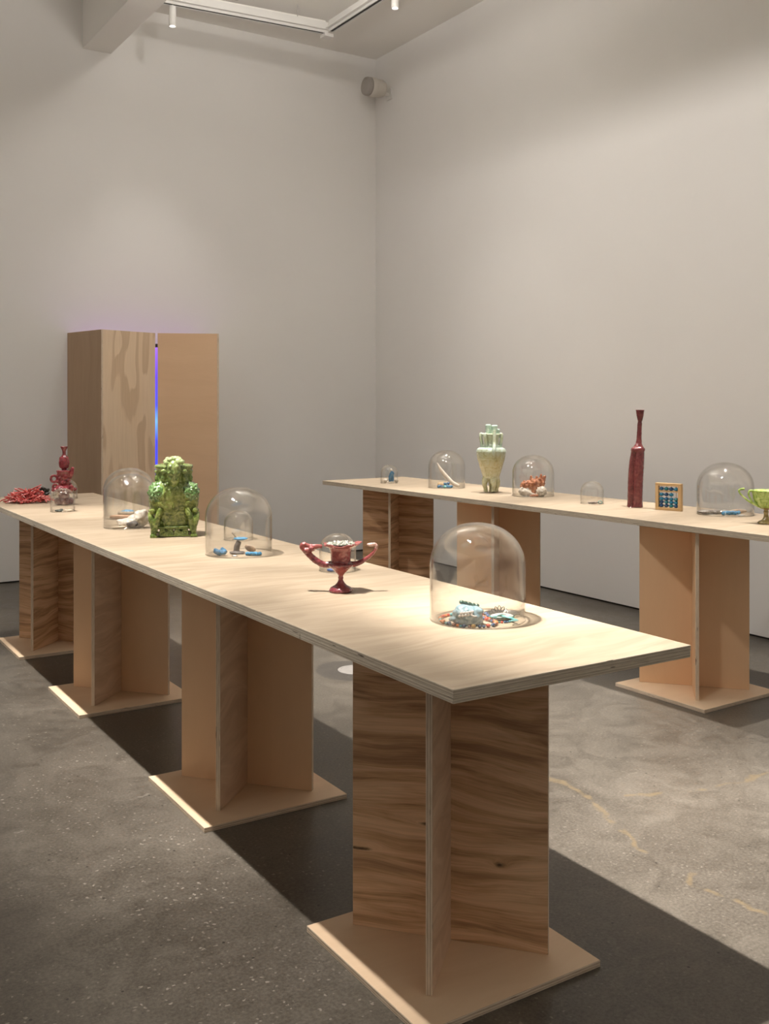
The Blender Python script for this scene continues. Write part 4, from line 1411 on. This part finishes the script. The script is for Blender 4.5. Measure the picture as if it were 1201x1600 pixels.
necklace([(-0.095, 0.025), (-0.107, -0.005), (-0.106, -0.05), (-0.085, -0.086), (-0.045, -0.116), (0.0, -0.118), (0.035, -0.100), (0.046, -0.068), (0.034, -0.040), (0.018, -0.010), (0.035, 0.022), (0.02, 0.045), (-0.03, 0.05), (-0.07, 0.045)], 0.0042, 0.0075, 'long string of red, amber and navy beads looped around the blue bird', 4)
necklace([(0.045, 0.015), (0.080, 0.020), (0.104, 0.0), (0.100, -0.035), (0.070, -0.055), (0.040, -0.045), (0.030, -0.015)], 0.0035, 0.006, 'shorter string of beads circling the white oval at the right', 9)
bm = bmesh.new()
rnd = random.Random(8)
for k in range(4):
    p = [(-0.035 + 0.006 * k, -0.02 * k * 0.5, 0.003), (-0.01, -0.012 - 0.005 * k, 0.007 + 0.002 * k), (0.018, -0.018 + 0.006 * k, 0.004), (0.035 + 0.003 * k, -0.036 - 0.004 * k, 0.003), (0.024, -0.050 - 0.003 * k, 0.003)]
    tube(bm, smooth_path(p, 5), 0.0016, 6)
single('teal_strand', bm, plain('teal_thread', (0.12, 0.36, 0.36), 0.4), (1.832, 2.258, T + 0.0105), 'loose teal cord strands in front of the white oval', 'cord', V)
oval = empty('white_oval', (1.846, 2.268, T), V)
bm = bmesh.new()
ball(bm, (0, 0, 0.009), (0.034, 0.024, 0.010), 3, None, 0.1, 2)
obj('oval_stone', bm, glaze('grey_white_stone', [(0.3, (0.25, 0.23, 0.20)), (0.5, (0.50, 0.47, 0.42)), (0.75, (0.60, 0.57, 0.52))], 60, 0.35, 0.3, 90, 0.1), oval, True)
bm = bmesh.new()
N = 30
tube(bm, [(0.034 * math.cos(2 * PI * i / N), 0.025 * math.sin(2 * PI * i / N), 0.010) for i in range(N)], 0.0022, 7, True)
stube(bm, [(-0.02, -0.016, 0.013, .001), (0.0, -0.012, 0.0185, .001), (0.02, -0.016, 0.013, .001)], 6, 4)
obj('dark_setting', bm, bead_mats[3], oval, True)
tag(oval, 'white oval stone in a dark green setting among the beads', 'stone')
bm = bmesh.new()
for k in range(7):
    a = R(15 + 25 * k)
    d = Vector((math.cos(a), 0.0, math.sin(a)))
    nn = Vector((-math.sin(a), 0.0, math.cos(a)))
    c = Vector((0, 0, 0.006))
    tube(bm, [c + d * (0.015 - 0.015 * math.cos(2 * PI * i / 12)) + nn * 0.005 * math.sin(2 * PI * i / 12) + Vector((0, 0.004 * (k % 2), 0)) for i in range(12)], 0.0011, 5, True)
ball(bm, (0, 0, 0.006), 0.003, 1)
single('wire_flower', bm, plain('dark_wire', (0.10, 0.10, 0.09), 0.3, 0, 60, 0, 8, 0.5, 0.6), (1.862, 2.300), 'small wire flower standing behind the white oval', 'ornament', V)
bm = bmesh.new()
for k in range(6):
    a0 = 0.05 * k
    tube(bm, [((0.040 + 0.002 * k) * math.cos(2 * PI * i / 32 + a0) + 0.001 * k, (0.034 + 0.002 * k) * math.sin(2 * PI * i / 32), 0.0015 + 0.0016 * k) for i in range(32)], 0.0012, 5, True)
single('wire_coil', bm, plain('grey_wire', (0.22, 0.21, 0.19), 0.3, 0, 60, 0, 8, 0.5, 0.6), (1.872, 2.310), 'coil of thin grey wire rings at the right of the nearest dome', 'wire')

# --- far table: blue figure dome
fig = empty('blue_figure', (4.318, 6.690, T), V)
bm = bmesh.new()
stube(bm, [(-0.006, 0, 0.012, .012), (-0.010, 0, 0.035, .012), (-0.006, 0, 0.06, .012), (0.004, 0, 0.08, .011), (0.002, 0, 0.095, .008)], 10, 4)
stube(bm, [(0.010, 0, 0.012, .012), (0.012, 0, 0.04, .011), (0.006, 0, 0.065, .011), (-0.008, 0, 0.082, .010)], 10, 4)
stube(bm, [(0.008, -0.004, 0.06, .006), (0.020, -0.004, 0.075, .006), (0.012, -0.004, 0.09, .005)], 8, 3)
fuse('figure_body', bm, 0.0028, BLUE, fig, 0.0012, 90)
bm = bmesh.new()
ball(bm, (0, 0, 0.103), (0.010, 0.010, 0.012), 2)
bx(bm, -0.022, 0.022, -0.016, 0.016, 0.0, 0.006)
obj('white_base', bm, WHITEST, fig)
tag(fig, 'twisted blue figure on a white base in the dome at the far end', 'figurine')
for k, (dx, nm, lb) in enumerate(((-0.045, 'white_shell', 'white shell left of the twisted blue figure'), (0.042, 'white_shell', 'white shell right of the twisted blue figure'))):
    bm = bmesh.new()
    ball(bm, (0, 0, 0.016), (0.017, 0.014, 0.019), 2, (0, 0.5 * (-1) ** k, 0), 0.35, 2, k * 4)
    single(nm, bm, WHITEST, (4.318 + dx * math.cos(V), 6.69 + dx * math.sin(V)), lb, 'shell', V)

# --- tusk dome
bm = bmesh.new()
stube(bm, [(0.0, 0, 0.010, .012), (-0.05, 0, 0.035, .016), (-0.10, 0, 0.085, .016), (-0.145, 0, 0.145, .011), (-0.166, 0, 0.185, .003)], 14, 6)
o = single('white_tusk', bm, plain('tusk', (0.74, 0.66, 0.58), 0.3, 0.1, 60, 0.1, 30), (4.520, 6.065), 'curved white tusk leaning inside the dome with blue beads', 'tusk', R(-25))
bm = bmesh.new()
bx(bm, -0.048, 0.030, -0.02, 0.02, 0, 0.034)
bmesh.ops.bevel(bm, geom=bm.edges[:], offset=0.006, segments=2, affect='EDGES')
single('tan_block', bm, plain('tan_wood', (0.56, 0.38, 0.20), 0.5, 0.3, 60, 0.2, 30), (4.455, 6.165), 'tan wooden block behind the blue beads', 'block', V - 0.1)
rnd = random.Random(6)
bps = ((-0.062, -0.060, 0), (-0.040, -0.062, 0), (-0.018, -0.066, 0), (0.004, -0.064, 0), (0.030, -0.058, 0), (-0.052, -0.036, 0), (-0.005, -0.040, 0), (0.014, -0.080, 0), (-0.012, -0.052, 1), (0.010, -0.034, 1))
cv, sv = math.cos(V), math.sin(V)
where = ('leftmost of the front row', 'second from left in the front row', 'third from left in the front row', 'fourth from left in the front row', 'right end of the row, under the tusk', 'rear left corner', 'rear middle', 'foremost, nearest the table edge', 'topmost, resting on the front ones', 'upper right, resting on the rear one')
for k, (dx, dy, up) in enumerate(bps):
    bm = bmesh.new()
    q = 0.0118
    ball(bm, (0, 0, 0), (q * 1.25, q, q * .95), 2, None, 0.3, 2, k)
    single('blue_bead', bm, (BLUE, BLUE_B, TEAL, plain('deep_blue_bead', (0.02, 0.10, 0.22), 0.3, 0.2, 90, 0.3, 60))[(k * 3) % 4 if k != 5 else 3],
           (4.439 + dx * cv - dy * sv, 6.110 + dx * sv + dy * cv, T + up * 0.0195),
           'blue stone bead by the white tusk, ' + where[k], 'bead', rnd.uniform(0, 6), 'blue beads by the tusk')

# --- coral dome
bm = bmesh.new()
rnd = random.Random(12)
for k in range(46):
    t_ = rnd.random()
    x = -0.075 + 0.155 * t_
    z = 0.052 + 0.035 * t_ + rnd.uniform(-0.024, 0.026) * (0.8 + t_ * 0.5)
    ball(bm, (x, rnd.uniform(-0.018, 0.018), z), rnd.uniform(0.010, 0.017), 2, None, 0.5, 2.2, k)
for (x0, x1, z1) in ((-0.01, -0.012, 0.128), (0.05, 0.058, 0.138), (0.066, 0.085, 0.120), (-0.05, -0.075, 0.075), (0.02, 0.028, 0.122)):
    stube(bm, [(x0, 0, 0.085, .012), ((x0 + x1) / 2, 0.004, (z1 + 0.085) / 2, .010), (x1, 0, z1, .007)], 8, 3)
stube(bm, [(0.0, 0.0, 0.0, .020), (0.01, 0, 0.03, .018), (0.005, 0, 0.06, .02)], 10, 4)
single('orange_coral', bm, ORANGE, (4.572, 5.285), 'branching orange coral standing behind the white shells', 'coral', V, None, 0.0035, 0.003, 90)
bm = bmesh.new()
stube(bm, [(-0.055, 0, 0.046, .012), (-0.035, 0, 0.034, .026), (-0.010, 0, 0.024, .026), (0.016, 0, 0.018, .018), (0.04, 0, 0.012, .009), (0.066, 0, 0.010, .005)], 14, 5)
for k in range(6):
    a = k * 1.05
    ball(bm, (-0.035, 0.024 * math.cos(a), 0.034 + 0.024 * math.sin(a)), 0.008, 2)
single('conch_shell', bm, WHITEST, (4.462, 5.215), 'white conch shell at the left of the coral dome', 'shell', V, None, 0.003, 0.0015, 70)
bm = bmesh.new()
ball(bm, (0, 0, 0.034), (0.035, 0.033, 0.034), 3)
rnd = random.Random(4)
for k in range(60):
    u = Vector((rnd.gauss(0, 1), rnd.gauss(0, 1), rnd.gauss(0, 1))).normalized()
    ball(bm, (u.x * .034, u.y * .032, 0.034 + u.z * .033), rnd.uniform(0.004, 0.007), 1)
single('knobbly_shell', bm, WHITEST, (4.532, 5.150), 'knobbly round white shell at the right of the coral dome', 'shell', V, None, 0.0028, 0.001, 120)
bm = bmesh.new()
stube(bm, [(-0.03, 0, 0.008, .006), (0.0, 0, 0.012, .009), (0.028, 0, 0.010, .008)], 8, 4)
single('coral_piece', bm, ORANGE, (4.478, 5.162), 'short pale orange coral piece between the two white shells', 'coral', V + 0.2, None, 0.0025, 0.0015, 120)

# --- small dome with chips
bm = bmesh.new()
for k in range(6):
    ball(bm, (-0.022 + 0.009 * k, 0.004 * (-1) ** k, 0.006 + 0.002 * (k % 2)), (0.009, 0.008, 0.0065), 2, (0, 0.4 * (-1) ** k, 0), 0.5, 2, k)
single('grey_stone', bm, plain('grey_chip', (0.24, 0.20, 0.18), 0.5, 0.4, 90, 0.5, 60), (4.474, 4.603), 'flat grey stone in the small dome left of the red bottle', 'stone', V, None, 0.0022, 0.001, 120)
bm = bmesh.new()
tube(bm, [(0.012 * math.cos(2 * PI * i / 16), 0.003 * math.sin(2 * PI * i / 8), 0.010 + 0.008 * math.sin(2 * PI * i / 16)) for i in range(16)], 0.0026, 7, True)
single('teal_ring', bm, TEAL, (4.512, 4.579), 'small teal ring beside the flat grey stone', 'ring', V)

# --- dome with slabs
bm = bmesh.new()
for (x, y, z, a, b, c) in ((-0.05, 0, 0.012, .055, .03, .013), (0.0, 0.006, 0.011, .055, .03, .012), (0.05, 0.004, 0.010, .05, .026, .010)):
    ball(bm, (x, y, z), (a, b, c), 3, None, 0.25, 2.0, x * 31)
single('dark_slab', bm, glaze('grey_slab', [(0.3, (0.10, 0.085, 0.075)), (0.55, (0.28, 0.245, 0.22)), (0.75, (0.62, 0.58, 0.54))], 30, 0.4, 0.4, 80, 0.1), (4.650, 3.805), 'long flat grey slab lying in the dome beside the green cup', 'stone', V + 0.1, None, 0.003, 0.0018, 70)
bm = bmesh.new()
for k in range(6):
    ball(bm, (-0.042 + 0.017 * k, 0.002 * (-1) ** k, 0.012 + 0.002 * (k % 2)), (0.013, 0.012, 0.012), 2, None, 0.4, 2, k)
single('blue_oblong', bm, BLUE_B, (4.672, 3.715), 'bright blue oblong stone in front of the flat grey slab', 'stone', V + 0.1, None, 0.0026, 0.001, 120)
bm = bmesh.new()
stube(bm, [(-0.05, 0, 0.014, .010), (-0.01, 0, 0.016, .014), (0.03, 0, 0.018, .010), (0.05, 0, 0.019, .005)], 10, 4)
single('driftwood', bm, BROWNST, (4.758, 3.735), 'pale brown driftwood piece at the right inside the slab dome', 'driftwood', V + 0.1, None, 0.003, 0.001, 90)
bm = bmesh.new()
ball(bm, (0, 0, 0.0035), (0.024, 0.012, 0.0035), 2, None, 0.4, 3)
single('pale_chip', bm, plain('pale_mineral', (0.62, 0.62, 0.60), 0.2, 0.2, 90, 0.2, 60), (4.690, 3.665), 'pale mineral chip at the front edge of the slab dome', 'chip', V)
